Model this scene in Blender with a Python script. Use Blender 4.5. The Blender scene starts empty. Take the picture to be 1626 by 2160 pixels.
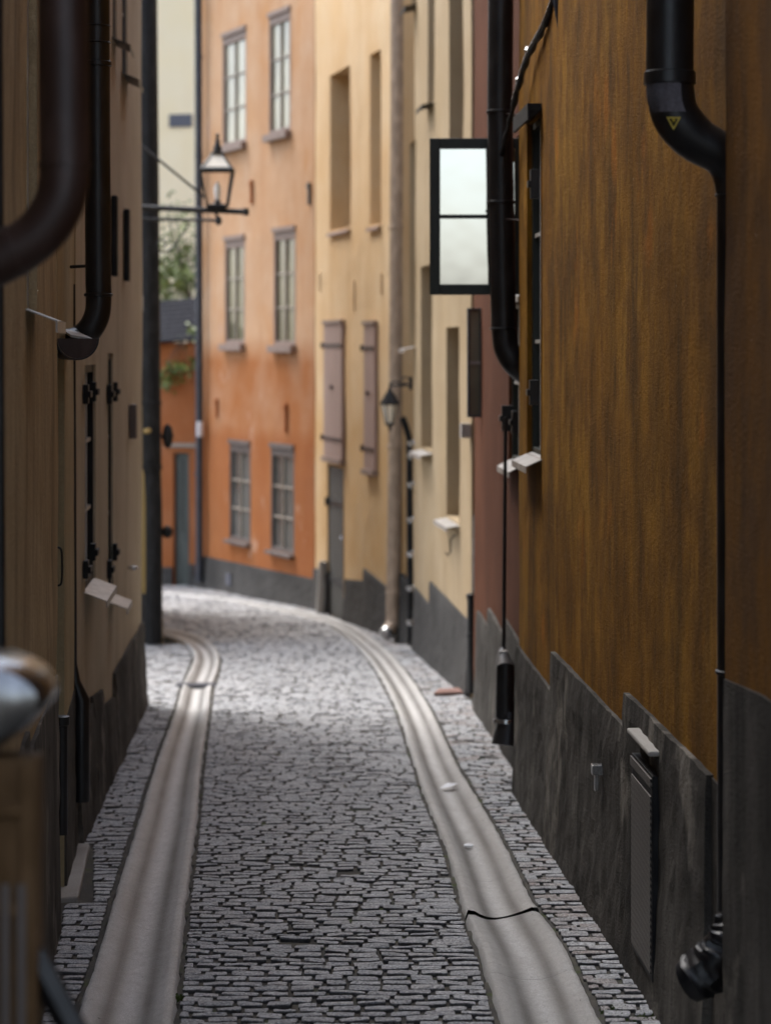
import bpy, bmesh, math, random
import numpy as np
from mathutils import Vector, noise, Matrix
random.seed(7); rng = np.random.default_rng(7)
scene = bpy.context.scene
C = scene.collection
R = math.radians

# ------------------------------------------------------------------ camera
F, CX, HY, EYE, SL = 5000.0, 813.0, 740.0, 2.414, 0.037      # focal length (photo pixels), centre column, horizon row, eye height, street slope
cam_d = bpy.data.cameras.new('camera'); cam = bpy.data.objects.new('camera', cam_d); C.objects.link(cam)
cam.location = (0, 0, EYE); cam.rotation_euler = (R(90), 0, 0)
cam_d.sensor_fit = 'VERTICAL'; cam_d.sensor_height = 36; cam_d.lens = F/2160*36
cam_d.shift_y = -(1080-HY)/2160
cam_d.clip_start = 0.05; cam_d.clip_end = 600
cam_d.dof.use_dof = True; cam_d.dof.focus_distance = 11.2; cam_d.dof.aperture_fstop = 2.1
scene.camera = cam

# ------------------------------------------------------------------ light
SUN_EL, SUN_AZ = 60, -48          # azimuth measured from +Y (far end of the street) towards +X
w = bpy.data.worlds.new('World'); scene.world = w; w.use_nodes = True
nt = w.node_tree; nt.nodes.clear()
wo = nt.nodes.new('ShaderNodeOutputWorld'); bg = nt.nodes.new('ShaderNodeBackground')
sky = nt.nodes.new('ShaderNodeTexSky'); sky.sky_type = 'NISHITA'; sky.sun_disc = False
sky.sun_elevation = R(SUN_EL); sky.sun_rotation = R(SUN_AZ); sky.air_density = 1.0; sky.dust_density = 3.0
hs = nt.nodes.new('ShaderNodeHueSaturation'); hs.inputs['Saturation'].default_value = 0.62
nt.links.new(sky.outputs[0], hs.inputs['Color']); nt.links.new(hs.outputs[0], bg.inputs[0]); nt.links.new(bg.outputs[0], wo.inputs[0])
bg.inputs[1].default_value = 0.15
sd = bpy.data.lights.new('sun', 'SUN'); sun = bpy.data.objects.new('sun', sd); C.objects.link(sun)
sd.energy = 0.9; sd.angle = R(34); sd.color = (1.0, 0.985, 0.96)
dirv = Vector((math.sin(R(SUN_AZ))*math.cos(R(SUN_EL)), math.cos(R(SUN_AZ))*math.cos(R(SUN_EL)), math.sin(R(SUN_EL))))
sun.rotation_euler = dirv.to_track_quat('Z', 'Y').to_euler()
scene.view_settings.view_transform = 'Standard'; scene.view_settings.look = 'None'
scene.view_settings.exposure = 1.6; scene.view_settings.gamma = 1.0
scene.cycles.use_denoising = True
scene.cycles.max_bounces = 10; scene.cycles.diffuse_bounces = 6

# ------------------------------------------------------------------ projection helpers (photo pixel -> place in the street)
def gz(y): return -SL*y
def G(px, py):
    y = EYE/((py-HY)/F - SL)
    return Vector(((px-CX)/F*y, y, gz(y)))
def PT(px, py, y): return Vector(((px-CX)/F*y, y, EYE-(py-HY)/F*y))

# ------------------------------------------------------------------ materials
class N:
    def __init__(s, name):
        s.m = bpy.data.materials.new(name); s.m.use_nodes = True; s.t = s.m.node_tree; s.t.nodes.clear()
        s.out = s.n('ShaderNodeOutputMaterial'); s.b = s.n('ShaderNodeBsdfPrincipled'); s.l(s.b.outputs[0], s.out.inputs[0])
        s.pos = s.n('ShaderNodeNewGeometry').outputs['Position']
    def n(s, t): return s.t.nodes.new(t)
    def l(s, a, b): s.t.links.new(a, b)
    def noise(s, scale, detail=4, stretch=(1,1,1), rough=.55, off=(0,0,0)):
        mp = s.n('ShaderNodeMapping'); mp.inputs['Scale'].default_value = stretch; mp.inputs['Location'].default_value = off
        s.l(s.pos, mp.inputs[0]); x = s.n('ShaderNodeTexNoise')
        x.inputs['Scale'].default_value = scale; x.inputs['Detail'].default_value = detail; x.inputs['Roughness'].default_value = rough
        s.l(mp.outputs[0], x.inputs['Vector']); return x.outputs['Fac']
    def ramp(s, fac, a, b):
        x = s.n('ShaderNodeMapRange'); x.inputs['From Min'].default_value = a; x.inputs['From Max'].default_value = b; x.clamp = True
        s.l(fac, x.inputs['Value']); return x.outputs[0]
    def math(s, op, a, b=0.0):
        x = s.n('ShaderNodeMath'); x.operation = op
        for i, v in enumerate((a, b)):
            if isinstance(v, (int, float)): x.inputs[i].default_value = v
            else: s.l(v, x.inputs[i])
        return x.outputs[0]
    def mix(s, fac, a, b, mode='MIX'):
        x = s.n('ShaderNodeMix'); x.data_type = 'RGBA'; x.blend_type = mode
        for i, v in ((0, fac), (6, a), (7, b)):
            if isinstance(v, (int, float)): x.inputs[i].default_value = v
            elif isinstance(v, (tuple, list)): x.inputs[i].default_value = (*v[:3], 1)
            else: s.l(v, x.inputs[i])
        return x.outputs[2]
    def bump(s, h, strength, dist):
        x = s.n('ShaderNodeBump'); x.inputs['Strength'].default_value = strength; x.inputs['Distance'].default_value = dist
        s.l(h, x.inputs['Height']); s.l(x.outputs[0], s.b.inputs['Normal'])
    def z(s):
        x = s.n('ShaderNodeSeparateXYZ'); s.l(s.pos, x.inputs[0]); return x.outputs[2]
    def fin(s, col, rough, metal=0.0, spec=0.5):
        for k, v in (('Base Color', col), ('Roughness', rough), ('Metallic', metal), ('Specular IOR Level', spec)):
            i = s.b.inputs[k]
            if isinstance(v, tuple): i.default_value = (*v[:3], 1)
            elif isinstance(v, (int, float)): i.default_value = v
            else: s.l(v, i)
        return s.m

def plaster(name, base, light, dark, band=None, band2=None, patch=None, patch_t=.62, seed=0, streak=.6, bump=.5, spec=.1, rough=.9, fine=45, specks=0, blot=None):
    m = N(name); o = (seed*3.1, seed*1.7, seed*.9)
    c = m.mix(m.ramp(m.noise(1.1, 5, off=o), .35, .68), base, light)
    if blot: c = m.mix(m.ramp(m.noise(3.2, 6, (1, 1, .55), rough=.65, off=(2, 8, 1)), .42, .62), c, blot)
    if band:          # another coat of paint below a given height, with an uneven edge
        zz = m.math('ADD', m.z(), m.math('MULTIPLY', m.noise(1.3, 3, off=o), .12))
        f = m.ramp(zz, band[0]+.24, band[0]-.16)
        low = m.mix(m.ramp(m.noise(1.4, 5, off=(9, 2, 5)), .38, .66), band[1], band[2])
        if band2:
            f2 = m.ramp(zz, band2[0]+.2, band2[0]-.05)
            low = m.mix(m.math('MULTIPLY', f2, .8), low, band2[1])
        c = m.mix(f, c, low)
    st = m.ramp(m.noise(2.6, 5, (1, 1, .12), off=o), .48, .75)
    c = m.mix(m.math('MULTIPLY', st, streak), c, dark)
    sp = m.ramp(m.noise(9, 6, (1, 1, .35), rough=.7, off=o), .5, .8)
    c = m.mix(m.math('MULTIPLY', sp, streak*.55), c, dark)
    if patch:
        pf = m.ramp(m.noise(1.7, 7, (1, 1, .7), rough=.6, off=(4+seed, 1, 2)), patch_t, patch_t+.07)
        c = m.mix(m.math('MULTIPLY', pf, .8), c, patch)
    fs = m.ramp(m.noise(13, 6, (1, 1, .28), rough=.75, off=o), .42, .70)
    c = m.mix(m.math('MULTIPLY', fs, streak*.5), c, dark)
    g = m.ramp(m.noise(80, 3), .35, .7)
    c = m.mix(m.math('MULTIPLY', g, .22), c, dark)
    if specks: c = m.mix(m.ramp(m.noise(48, 2, off=(6,6,6)), .77, .79), c, (.45,.42,.36))
    m.bump(m.math('ADD', m.noise(fine, 5, rough=.65), m.math('MULTIPLY', m.noise(5, 3), 1.6)), bump, .012)
    return m.fin(c, rough, spec=spec)

def metal(name, col, rough=.35, var=.15, met=0.0, spec=.5, bump=.15):
    m = N(name)
    c = m.mix(m.ramp(m.noise(14, 5, (1, 1, .4)), .45, .75), col, tuple(min(1, v*1.6+.012) for v in col))
    r = m.math('ADD', m.math('MULTIPLY', m.noise(20, 4), var), rough-var/2)
    m.bump(m.noise(60, 3), bump, .003)
    return m.fin(c, r, met, spec)

def wood(name, a, b, rough=.6):
    m = N(name)
    f = m.noise(30, 5, (1, 1, .08)); c = m.mix(m.ramp(f, .35, .7), a, b)
    m.bump(f, .3, .004); return m.fin(c, rough)

M = {}
M['ochre_brown'] = plaster('ochre_brown_plaster', (.255,.112,.010), (.345,.17,.020), (.045,.026,.010), seed=1, streak=.62, bump=1.0, patch=(.34,.125,.010), patch_t=.62, blot=(.165,.075,.012), specks=1, fine=70)
M['ochre_near'] = plaster('ochre_near_plaster', (.165,.070,.009), (.215,.10,.016), (.045,.028,.018), seed=2, streak=.6, bump=.6, specks=1, blot=(.12,.06,.02), fine=70)
M['oxide_red'] = plaster('oxide_red_plaster', (.10,.034,.014), (.13,.048,.022), (.05,.018,.009), seed=3, streak=.5, spec=.12)
M['tan'] = plaster('tan_plaster', (.38,.285,.17), (.44,.345,.225), (.23,.165,.10), seed=4, streak=.4)
M['yellow'] = plaster('apricot_yellow_plaster', (.64,.45,.25), (.68,.53,.34), (.48,.30,.145), seed=5, streak=.4, band=(1.6,(.56,.37,.18),(.60,.44,.26)))
M['orange'] = plaster('orange_plaster', (.50,.285,.145), (.56,.41,.29), (.38,.17,.065), seed=6, streak=.5, blot=(.53,.35,.22),
    band=(2.46,(.33,.125,.045),(.39,.205,.115)), band2=(1.15,(.28,.088,.028)), patch=(.50,.34,.25), patch_t=.62)
M['orange_low'] = plaster('garden_wall_plaster', (.34,.115,.04), (.40,.17,.08), (.25,.085,.03), seed=7, streak=.4)
M['cream'] = plaster('cream_plaster', (.92,.80,.54), (.93,.83,.61), (.85,.70,.44), seed=8, streak=.25, bump=.2)
M['olive'] = plaster('olive_beige_plaster', (.46,.35,.20), (.56,.44,.27), (.11,.08,.045), seed=9, streak=.7, bump=.9)
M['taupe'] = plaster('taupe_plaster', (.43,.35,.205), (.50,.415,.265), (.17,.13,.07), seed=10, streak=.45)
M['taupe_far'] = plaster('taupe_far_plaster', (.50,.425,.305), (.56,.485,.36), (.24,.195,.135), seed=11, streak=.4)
M['mustard'] = plaster('mustard_plaster', (.44,.31,.12), (.5,.37,.17), (.25,.17,.07), seed=12, streak=.4)
M['plinth'] = plaster('dark_plinth_render', (.060,.054,.047), (.16,.148,.132), (.013,.012,.010), seed=13, streak=.95, bump=1.0, patch=(.27,.245,.21), patch_t=.57, spec=.15, rough=.85, fine=70)
M['plinth_far'] = plaster('far_plinth_render', (.060,.058,.056), (.095,.092,.088), (.035,.033,.03), seed=14, streak=.4, bump=.5)
M['black_metal'] = metal('black_painted_metal', (.006,.006,.007), .42)
M['satin_black'] = metal('satin_black_metal', (.007,.007,.008), .55, spec=.25)
M['brown_metal'] = metal('brown_painted_metal', (.030,.013,.009), .5)
M['blue_metal'] = metal('blue_black_pipe_paint', (.030,.034,.046), .5)
M['taupe_pipe'] = metal('taupe_pipe_paint', (.30,.22,.155), .55)
M['zinc'] = metal('zinc_flashing', (.34,.325,.305), .42, met=.3)
M['steel'] = metal('worn_steel', (.5,.5,.5), .25, met=.9)
M['grey_frame'] = wood('grey_window_paint', (.085,.07,.062), (.13,.105,.095))
M['mauve_frame'] = wood('mauve_window_paint', (.19,.135,.11), (.25,.18,.15))
M['green_frame'] = wood('dark_green_window_paint', (.014,.019,.015), (.022,.028,.022), .45)
M['mullion'] = wood('pale_glazing_bar_paint', (.25,.215,.175), (.33,.29,.24))
M['shutter'] = wood('mauve_brown_shutter_paint', (.29,.20,.17), (.35,.25,.215))
M['door_dark'] = wood('dark_door_paint', (.045,.045,.038), (.07,.068,.06))
M['door_green'] = wood('green_grey_door_paint', (.055,.07,.065), (.10,.115,.105))
M['brown_door'] = wood('red_brown_door_paint', (.075,.038,.024), (.10,.055,.034))
M['slate'] = metal('slate_roof', (.012,.013,.018), .8, spec=.1)
def glassy(name, col, rough=.06, spec=.5, met=0.0):
    m = N(name)
    m.bump(m.noise(2.2, 2), .06, .02)
    c = m.mix(m.ramp(m.noise(1.3, 2, (1,1,.6)), .42, .6), col, tuple(min(v*1.8, v*1.05 if v > .5 else 1) for v in col))
    return m.fin(c, rough, met, spec)
M['glass'] = glassy('window_glass', (.07,.078,.075))
M['glass_pale'] = glassy('reflection_tint_glass', (.10,.095,.06))  # pale yellowish reflection painted into the pane colour
M['glass_top'] = glassy('upper_window_glass', (.17,.16,.115))  # paler reflection painted into these panes
M['mirror_glass'] = glassy('sky_reflecting_glass', (.70,.69,.665), .02, .5, 1.0)
M['dark_glass'] = glassy('dark_window_glass', (.012,.013,.014), .06, .6)
_m = N('lantern_glass'); _m.b.inputs['Transmission Weight'].default_value = 1; _m.b.inputs['IOR'].default_value = 1.02
M['clear'] = _m.fin((.93,.9,.88), .03)
M['frost'] = N('milky_glass').fin((.80,.74,.62), .35)
M['bulb'] = N('lamp_bulb_glass').fin((.9,.9,.88), .1)
M['white_plastic'] = N('white_plastic').fin((.62,.63,.66), .5)
M['sign_yellow'] = N('yellow_sticker').fin((.45,.34,.03), .5)
M['sign_grey'] = N('dark_grey_plaque').fin((.10,.105,.13), .6)
M['sticker'] = plaster('torn_sticker', (.16,.15,.17), (.22,.21,.23), (.02,.02,.02), seed=20, streak=1.0, fine=90)
M['paper'] = N('white_paper').fin((.8,.82,.85), .6)
M['red_brick'] = plaster('brick_threshold', (.26,.15,.125), (.30,.2,.17), (.12,.08,.07), seed=21)

def stone_mat():
    m = N('granite_sett')
    at = m.n('ShaderNodeAttribute'); at.attribute_name = 'tone'
    c = m.mix(at.outputs['Fac'], (.36,.375,.40), (.56,.57,.585))
    at2 = m.n('ShaderNodeAttribute'); at2.attribute_name = 'warm'
    c = m.mix(at2.outputs['Fac'], c, (.30,.22,.18))
    c = m.mix(m.math('MULTIPLY', m.ramp(m.noise(52, 6, (1,1.9,1), rough=.85), .46, .56), .8), c, (.075,.077,.083))
    c = m.mix(m.math('MULTIPLY', m.ramp(m.noise(80, 4, (1,1.6,1), rough=.8, off=(7,7,7)), .53, .60), .75), c, (.74,.75,.75))
    ad = m.n('ShaderNodeAttribute'); ad.attribute_name = 'dirt_shade'; c = m.mix(ad.outputs['Fac'], c, (.022,.02,.018))  # soil-stained sides, with joint shade painted in
    m.bump(m.math('ADD', m.noise(40, 6, rough=.7), m.math('MULTIPLY', m.noise(190, 3), .35)), 1.0, .014)
    r = m.math('ADD', m.math('MULTIPLY', m.noise(30, 3), .3), .34)
    return m.fin(c, r, spec=.5)
M['sett'] = stone_mat()
def soil_mat():
    m = N('joint_soil')
    c = m.mix(m.ramp(m.noise(7, 4), .45, .7), (.055,.052,.046), (.10,.09,.07))
    c = m.mix(m.ramp(m.noise(5, 5, off=(3, 3, 3)), .60, .70), c, (.055,.075,.022))
    m.bump(m.noise(90, 5), 1, .01); return m.fin(c, .95)
M['soil'] = soil_mat()
def gutter_mat():
    m = N('worn_gutter_concrete')
    at = m.n('ShaderNodeAttribute'); at.attribute_name = 'prof'     # 0 rim .. 1 slope (dirty, with shade painted in) ; polished centre with painted sheen
    c = m.mix(m.ramp(m.noise(3, 5, (1, .5, 1)), .35, .7), (.48,.475,.46), (.60,.595,.58))
    ap = m.n('ShaderNodeAttribute'); ap.attribute_name = 'polish_sheen'; c = m.mix(ap.outputs['Fac'], c, (.73,.73,.72))  # polished centre paled, sky sheen put into the colour
    d = m.math('MULTIPLY', at.outputs['Fac'], m.math('ADD', m.math('MULTIPLY', m.noise(4, 4, (1,.35,1)), .9), .45))
    c = m.mix(d, c, (.075,.070,.063))
    c = m.mix(m.math('MULTIPLY', m.ramp(m.noise(22, 7, (1,.6,1), rough=.8), .45, .7), .4), c, (.17,.158,.14))
    c = m.mix(m.math('MULTIPLY', m.ramp(m.noise(150, 4, rough=.8), .44, .56), .5), c, (.19,.18,.165))
    c = m.mix(m.ramp(m.noise(34, 1, rough=.3, off=(5,5,5)), .80, .81), c, (.03,.03,.03))
    m.bump(m.math('ADD', m.noise(120, 4, rough=.7), m.math('MULTIPLY', m.noise(9, 3), 1.5)), .8, .009)
    r = m.math('ADD', m.math('MULTIPLY', m.noise(60, 3), .25), .30)
    return m.fin(c, r, spec=.6)
M['gutter'] = gutter_mat()
M['slab'] = plaster('doorstep_stone', (.33,.315,.29), (.40,.385,.36), (.20,.18,.16), seed=22, streak=.3, bump=.5)
M['bark'] = wood('tree_bark', (.06,.045,.035), (.10,.08,.06))
def leaf_mat():
    m = N('leaf'); c = m.mix(m.ramp(m.noise(4, 2), .4, .65), (.08,.125,.022), (.18,.235,.055))
    m.b.inputs['Subsurface Weight'].default_value = 0
    return m.fin(c, .5)
M['leaf'] = leaf_mat()

# ------------------------------------------------------------------ object helpers
def tag(o, label=None, cat=None, group=None, kind=None):
    for k, v in (('label', label), ('category', cat), ('group', group), ('kind', kind)):
        if v: o[k] = v
    return o
def thing(name, loc, label, cat, group=None):
    o = bpy.data.objects.new(name, None); o.location = loc; o.empty_display_size = .2; C.objects.link(o)
    return tag(o, label, cat, group)
def world_loc(o):
    v = Vector(o.location)
    while o.parent: o = o.parent; v += Vector(o.location)
    return v
class MB:
    def __init__(s): s.v = []; s.f = []; s.smooth = False
    def add(s, vs, fs):
        b = len(s.v); s.v += [Vector(v) for v in vs]; s.f += [tuple(b+i for i in f) for f in fs]; return s
    def hexa(s, p):      # 8 corners: bottom 4 then top 4
        return s.add(p, [(0,3,2,1),(4,5,6,7),(0,1,5,4),(1,2,6,5),(2,3,7,6),(3,0,4,7)])
    def box(s, a, b):
        x0,y0,z0 = a; x1,y1,z1 = b
        return s.hexa([(x0,y0,z0),(x1,y0,z0),(x1,y1,z0),(x0,y1,z0),(x0,y0,z1),(x1,y0,z1),(x1,y1,z1),(x0,y1,z1)])
    def tube(s, pts, rad, n=16, cap=True, flat=1.0):
        pts = [Vector(p) for p in pts]
        if isinstance(rad, (int, float)): rad = [rad]*len(pts)
        rings = []; up = None
        for i, p in enumerate(pts):
            d = (pts[min(i+1, len(pts)-1)]-pts[max(i-1, 0)]).normalized()
            if up is None:
                up = Vector((0,1,0)) if abs(d.y) < .9 else Vector((1,0,0))
            up = (up-d*up.dot(d)).normalized(); sd_ = d.cross(up)
            rings.append([p+(up*math.cos(a)*flat+sd_*math.sin(a))*rad[i] for a in [2*math.pi*k/n for k in range(n)]])
        b = len(s.v)
        for r in rings: s.v += r
        for i in range(len(rings)-1):
            for k in range(n):
                k2 = (k+1) % n; s.f.append((b+i*n+k, b+i*n+k2, b+(i+1)*n+k2, b+(i+1)*n+k))
        if cap:
            s.f.append(tuple(b+k for k in range(n))[::-1]); s.f.append(tuple(b+(len(rings)-1)*n+k for k in range(n)))
        return s
    def lathe(s, base, prof, n=16):
        base = Vector(base); b = len(s.v)
        for r, z in prof:
            for k in range(n):
                a = 2*math.pi*k/n; s.v.append(base+Vector((math.cos(a)*r, math.sin(a)*r, z)))
        for i in range(len(prof)-1):
            for k in range(n):
                k2 = (k+1) % n; s.f.append((b+i*n+k, b+i*n+k2, b+(i+1)*n+k2, b+(i+1)*n+k))
        s.f.append(tuple(b+k for k in range(n))[::-1]); s.f.append(tuple(b+(len(prof)-1)*n+k for k in range(n)))
        return s
    def build(s, name, mat, parent=None, smooth=False, bevel=0, origin=None):
        me = bpy.data.meshes.new(name); o = bpy.data.objects.new(name, me); C.objects.link(o)
        if parent is not None:
            base = world_loc(parent); o.parent = parent
        else:
            base = Vector(origin) if origin is not None else Vector((0,0,0)); o.location = base
        me.from_pydata([tuple(v-base) for v in s.v], [], s.f); me.update()
        me.materials.append(M[mat] if isinstance(mat, str) else mat)
        bm = bmesh.new(); bm.from_mesh(me); bmesh.ops.recalc_face_normals(bm, faces=bm.faces); bm.to_mesh(me); bm.free()
        if smooth:
            me.polygons.foreach_set('use_smooth', [True]*len(me.polygons))
            try: me.set_sharp_from_angle(angle=R(40))
            except Exception: pass
        if bevel:
            md = o.modifiers.new('bevel', 'BEVEL'); md.width = bevel; md.segments = 2; md.limit_method = 'ANGLE'
        return o
def curve(pts, k=8):
    """smooth Catmull-Rom through points"""
    pts = [Vector(p) for p in pts]; out = []
    P = [pts[0]*2-pts[1]]+pts+[pts[-1]*2-pts[-2]]
    for i in range(1, len(P)-2):
        a, b, c, d = P[i-1:i+3]
        for j in range(k):
            t = j/k
            out.append(.5*((2*b)+(-a+c)*t+(2*a-5*b+4*c-d)*t*t+(-a+3*b-3*c+d)*t**3))
    out.append(pts[-1]); return out

class Wall:
    """vertical wall plane through two street points; u runs from A to B, n points to the street"""
    def __init__(s, A, B):
        s.A = Vector((A[0], A[1], 0)); s.B = Vector((B[0], B[1], 0)); d = s.B-s.A; s.len = d.length; s.d = d/s.len
        n = Vector((s.d.y, -s.d.x, 0)); mid = (s.A+s.B)/2
        s.n = n if n.dot(-mid) > 0 else -n
    def u(s, px, n=0.0):
        k = (px-CX)/F; A = s.A+s.n*n          # x = k*y
        return (k*A.y-A.x)/(s.d.x-k*s.d.y)
    def P(s, u, n, z): return s.A+s.d*u+s.n*n+Vector((0,0,z))
    def y(s, px, n=0.0): return (s.A+s.n*n+s.d*s.u(px, n)).y
    def z(s, px, py, n=0.0): return EYE-(py-HY)/F*s.y(px, n)
    def box(s, mb, u0, u1, n0, n1, z0, z1):
        if u0 > u1: u0, u1 = u1, u0
        return mb.hexa([s.P(u0,n0,z0), s.P(u1,n0,z0), s.P(u1,n1,z0), s.P(u0,n1,z0), s.P(u0,n0,z1), s.P(u1,n0,z1), s.P(u1,n1,z1), s.P(u0,n1,z1)])

def facade(wall, top, holes, mat, root, depth=5.0, u0=0.0, u1=None, amp=.006, zb=None):
    """wall part: street face with real openings and reveals, plus sides, back and top"""
    u1 = wall.len if u1 is None else u1
    zb = min(gz(wall.A.y), gz(wall.B.y))-.4 if zb is None else zb
    us = sorted(set([u0, u1]+[v for h in holes for v in (max(u0, h[0]), min(u1, h[1]))])); zs = sorted(set([zb, top]+[v for h in holes for v in (max(h[2], zb), min(h[3], top))]))
    def fill(v, step):
        o = []
        for a, b in zip(v[:-1], v[1:]):
            n = max(1, int((b-a)/step)); o += [a+(b-a)*i/n for i in range(n)]
        return o+[v[-1]]
    us = fill(us, .35); zs = fill(zs, .35); mb = MB(); idx = {}
    def dn(u, z):
        p = wall.P(u, 0, z); return noise.noise(p*0.9)*amp*2+noise.noise(p*3.3)*amp
    def vid(i, j):
        if (i, j) not in idx:
            idx[i, j] = len(mb.v); mb.v.append(wall.P(us[i], dn(us[i], zs[j]), zs[j]))
        return idx[i, j]
    def hole(u, z): return next((h for h in holes if h[0] < u < h[1] and h[2] < z < h[3]), None)
    for i in range(len(us)-1):
        for j in range(len(zs)-1):
            if not hole((us[i]+us[i+1])/2, (zs[j]+zs[j+1])/2):
                mb.f.append((vid(i,j), vid(i+1,j), vid(i+1,j+1), vid(i,j+1)))
    for (a, b, c, d_, r) in [h[:5] for h in holes]:
        n0 = .004
        for q in ([(a,n0,c),(a,n0,d_),(a,-r,d_),(a,-r,c)], [(b,n0,c),(b,-r,c),(b,-r,d_),(b,n0,d_)], [(a,n0,c),(a,-r,c),(b,-r,c),(b,n0,c)], [(a,n0,d_),(b,n0,d_),(b,-r,d_),(a,-r,d_)]):
            mb.add([wall.P(*p) for p in q], [(0,1,2,3)])
    D = -depth
    for q in ([(u0,0,zb),(u0,D,zb),(u0,D,top),(u0,0,top)], [(u1,0,zb),(u1,D,zb),(u1,D,top),(u1,0,top)], [(u0,D,zb),(u1,D,zb),(u1,D,top),(u0,D,top)], [(u0,0,top),(u1,0,top),(u1,D,top),(u0,D,top)]):
        mb.add([wall.P(*p) for p in q], [(0,1,2,3)])
    me_o = mb.build('wall', mat, root)
    return me_o

def plinth(wall, segs, mat, root, proud=.03, amp=.012, u_pad=0, flare=.03):
    """stepped base course; segs = [(u0,u1,z_top_at_u0,z_top_at_u1)]"""
    mb = MB()
    for (a, b, za, zb_) in segs:
        if a > b: a, b, za, zb_ = b, a, zb_, za
        nu = max(2, int((b-a)/.09)); nz = 14; g = []
        for i in range(nu+1):
            u = a+(b-a)*i/nu; p = wall.P(u, 0, 0); z0 = gz(p.y)-.12; z1 = za+(zb_-za)*i/nu; col = []
            z1 += noise.noise(Vector((p.x*5, p.y*5, 7)))*.003+noise.noise(Vector((p.x*30, p.y*30, 7)))*.003
            for j in range(nz+1):
                z = z0+(z1-z0)*j/nz; q = wall.P(u, 0, z)
                n = proud+flare*(1-j/nz)**2+noise.noise(q*2.1)*amp*.6+noise.noise(q*9)*amp*.5+noise.noise(q*28)*amp*.45
                if j == nz: n -= .006
                col.append(len(mb.v)); mb.v.append(wall.P(u, max(n, .008), z))
            mb.v.append(wall.P(u, -.02, z1)); col.append(len(mb.v)-1); g.append(col)
        for i in range(nu):
            for j in range(nz+1): mb.f.append((g[i][j], g[i+1][j], g[i+1][j+1], g[i][j+1]))
        for e in (0, nu):
            c = g[e]; k = len(mb.v); mb.v.append(Vector(mb.v[c[0]])-wall.n*(proud+.06)); mb.f.append(tuple(c)+(k,))
    return mb.build('plinth', mat, root)

def window(wall, root, u0, u1, z0, z1, rec=.12, cols=2, rows=3, fm='grey_frame', gm='glass', mm='mullion', sill='zinc', sp=.07, fw=.05, head=0.0, name='window', sillth=.03, sillh=None, hinge=None):
    if u0 > u1: u0, u1 = u1, u0
    m = MB(); n0, n1 = -rec-.04, -rec+.02
    wall.box(m, u0, u0+fw, n0, n1, z0, z1); wall.box(m, u1-fw, u1, n0, n1, z0, z1)
    wall.box(m, u0+fw, u1-fw, n0, n1-.002, z1-fw-head, z1); wall.box(m, u0+fw, u1-fw, n0, n1-.002, z0, z0+fw)
    fr = m.build(name, fm, root, bevel=.004)
    p = MB(); ia, ib, za, zb_ = u0+fw-.002, u1-fw+.002, z0+fw-.002, z1-fw-head+.002
    wall.box(p, ia, ib, n0+.012, n0+.02, za, zb_); p.build('pane', gm, fr)
    g = MB(); t = .012
    for c in range(1, cols):
        uu = ia+(ib-ia)*c/cols; wall.box(g, uu-t*1.3, uu+t*1.3, n0+.021, n0+.05, za, zb_)
    for r_ in range(1, rows):
        zz = za+(zb_-za)*r_/rows
        for c in range(cols):
            a = ia+(ib-ia)*c/cols+(t*1.3 if c else 0)+.001; b = ia+(ib-ia)*(c+1)/cols-(t*1.3 if c < cols-1 else 0)-.001
            wall.box(g, a, b, n0+.021, n0+.046, zz-t, zz+t)
    if g.v: g.build('glazing_bar', mm, fr)
    if sill:
        s = MB(); sh = sillh if sillh is not None else -.0
        a, b = u0-.03, u1+.03
        # sloping flashing with a turned-down front edge
        zt = z0+.012; zf = z0-.03
        zf = z0-.045
        s.hexa([wall.P(a,-rec+.022,zt-.006), wall.P(b,-rec+.022,zt-.006), wall.P(b,sp,zf-.006), wall.P(a,sp,zf-.006),
                wall.P(a,-rec+.022,zt), wall.P(b,-rec+.022,zt), wall.P(b,sp,zf), wall.P(a,sp,zf)])
        wall.box(s, a, b, sp-.004, sp+.002, zf-sillth-.012, zf+.0005)
        s.build('sill', sill, fr)
    return fr

def sash(root, c0, c1, z0, z1, fm, gm, bars=1, t=.04, fw=.06, name='open_sash', bar_mat=None):
    """opened casement: c0 hinge foot (x,y), c1 free edge (x,y)"""
    W_ = Wall((c0[0], c0[1]), (c1[0], c1[1])); m = MB(); L = W_.len
    W_.box(m, 0, fw, 0, t, z0, z1); W_.box(m, L-fw, L, 0, t, z0, z1)
    W_.box(m, fw, L-fw, .001, t-.001, z0, z0+fw); W_.box(m, fw, L-fw, .001, t-.001, z1-fw, z1)
    o = m.build(name, fm, root, bevel=.004)
    m = MB()
    for i in range(1, bars+1):
        z = z0+fw+(z1-z0-2*fw)*i/(bars+1); W_.box(m, fw, L-fw, .004, t-.006, z-.014, z+.014)
    m.build('glazing_bar', bar_mat or fm, o)
    m = MB(); W_.box(m, fw-.003, L-fw+.003, .014, .02, z0+fw-.003, z1-fw+.003); m.build('pane', gm, o)
    return o

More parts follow.
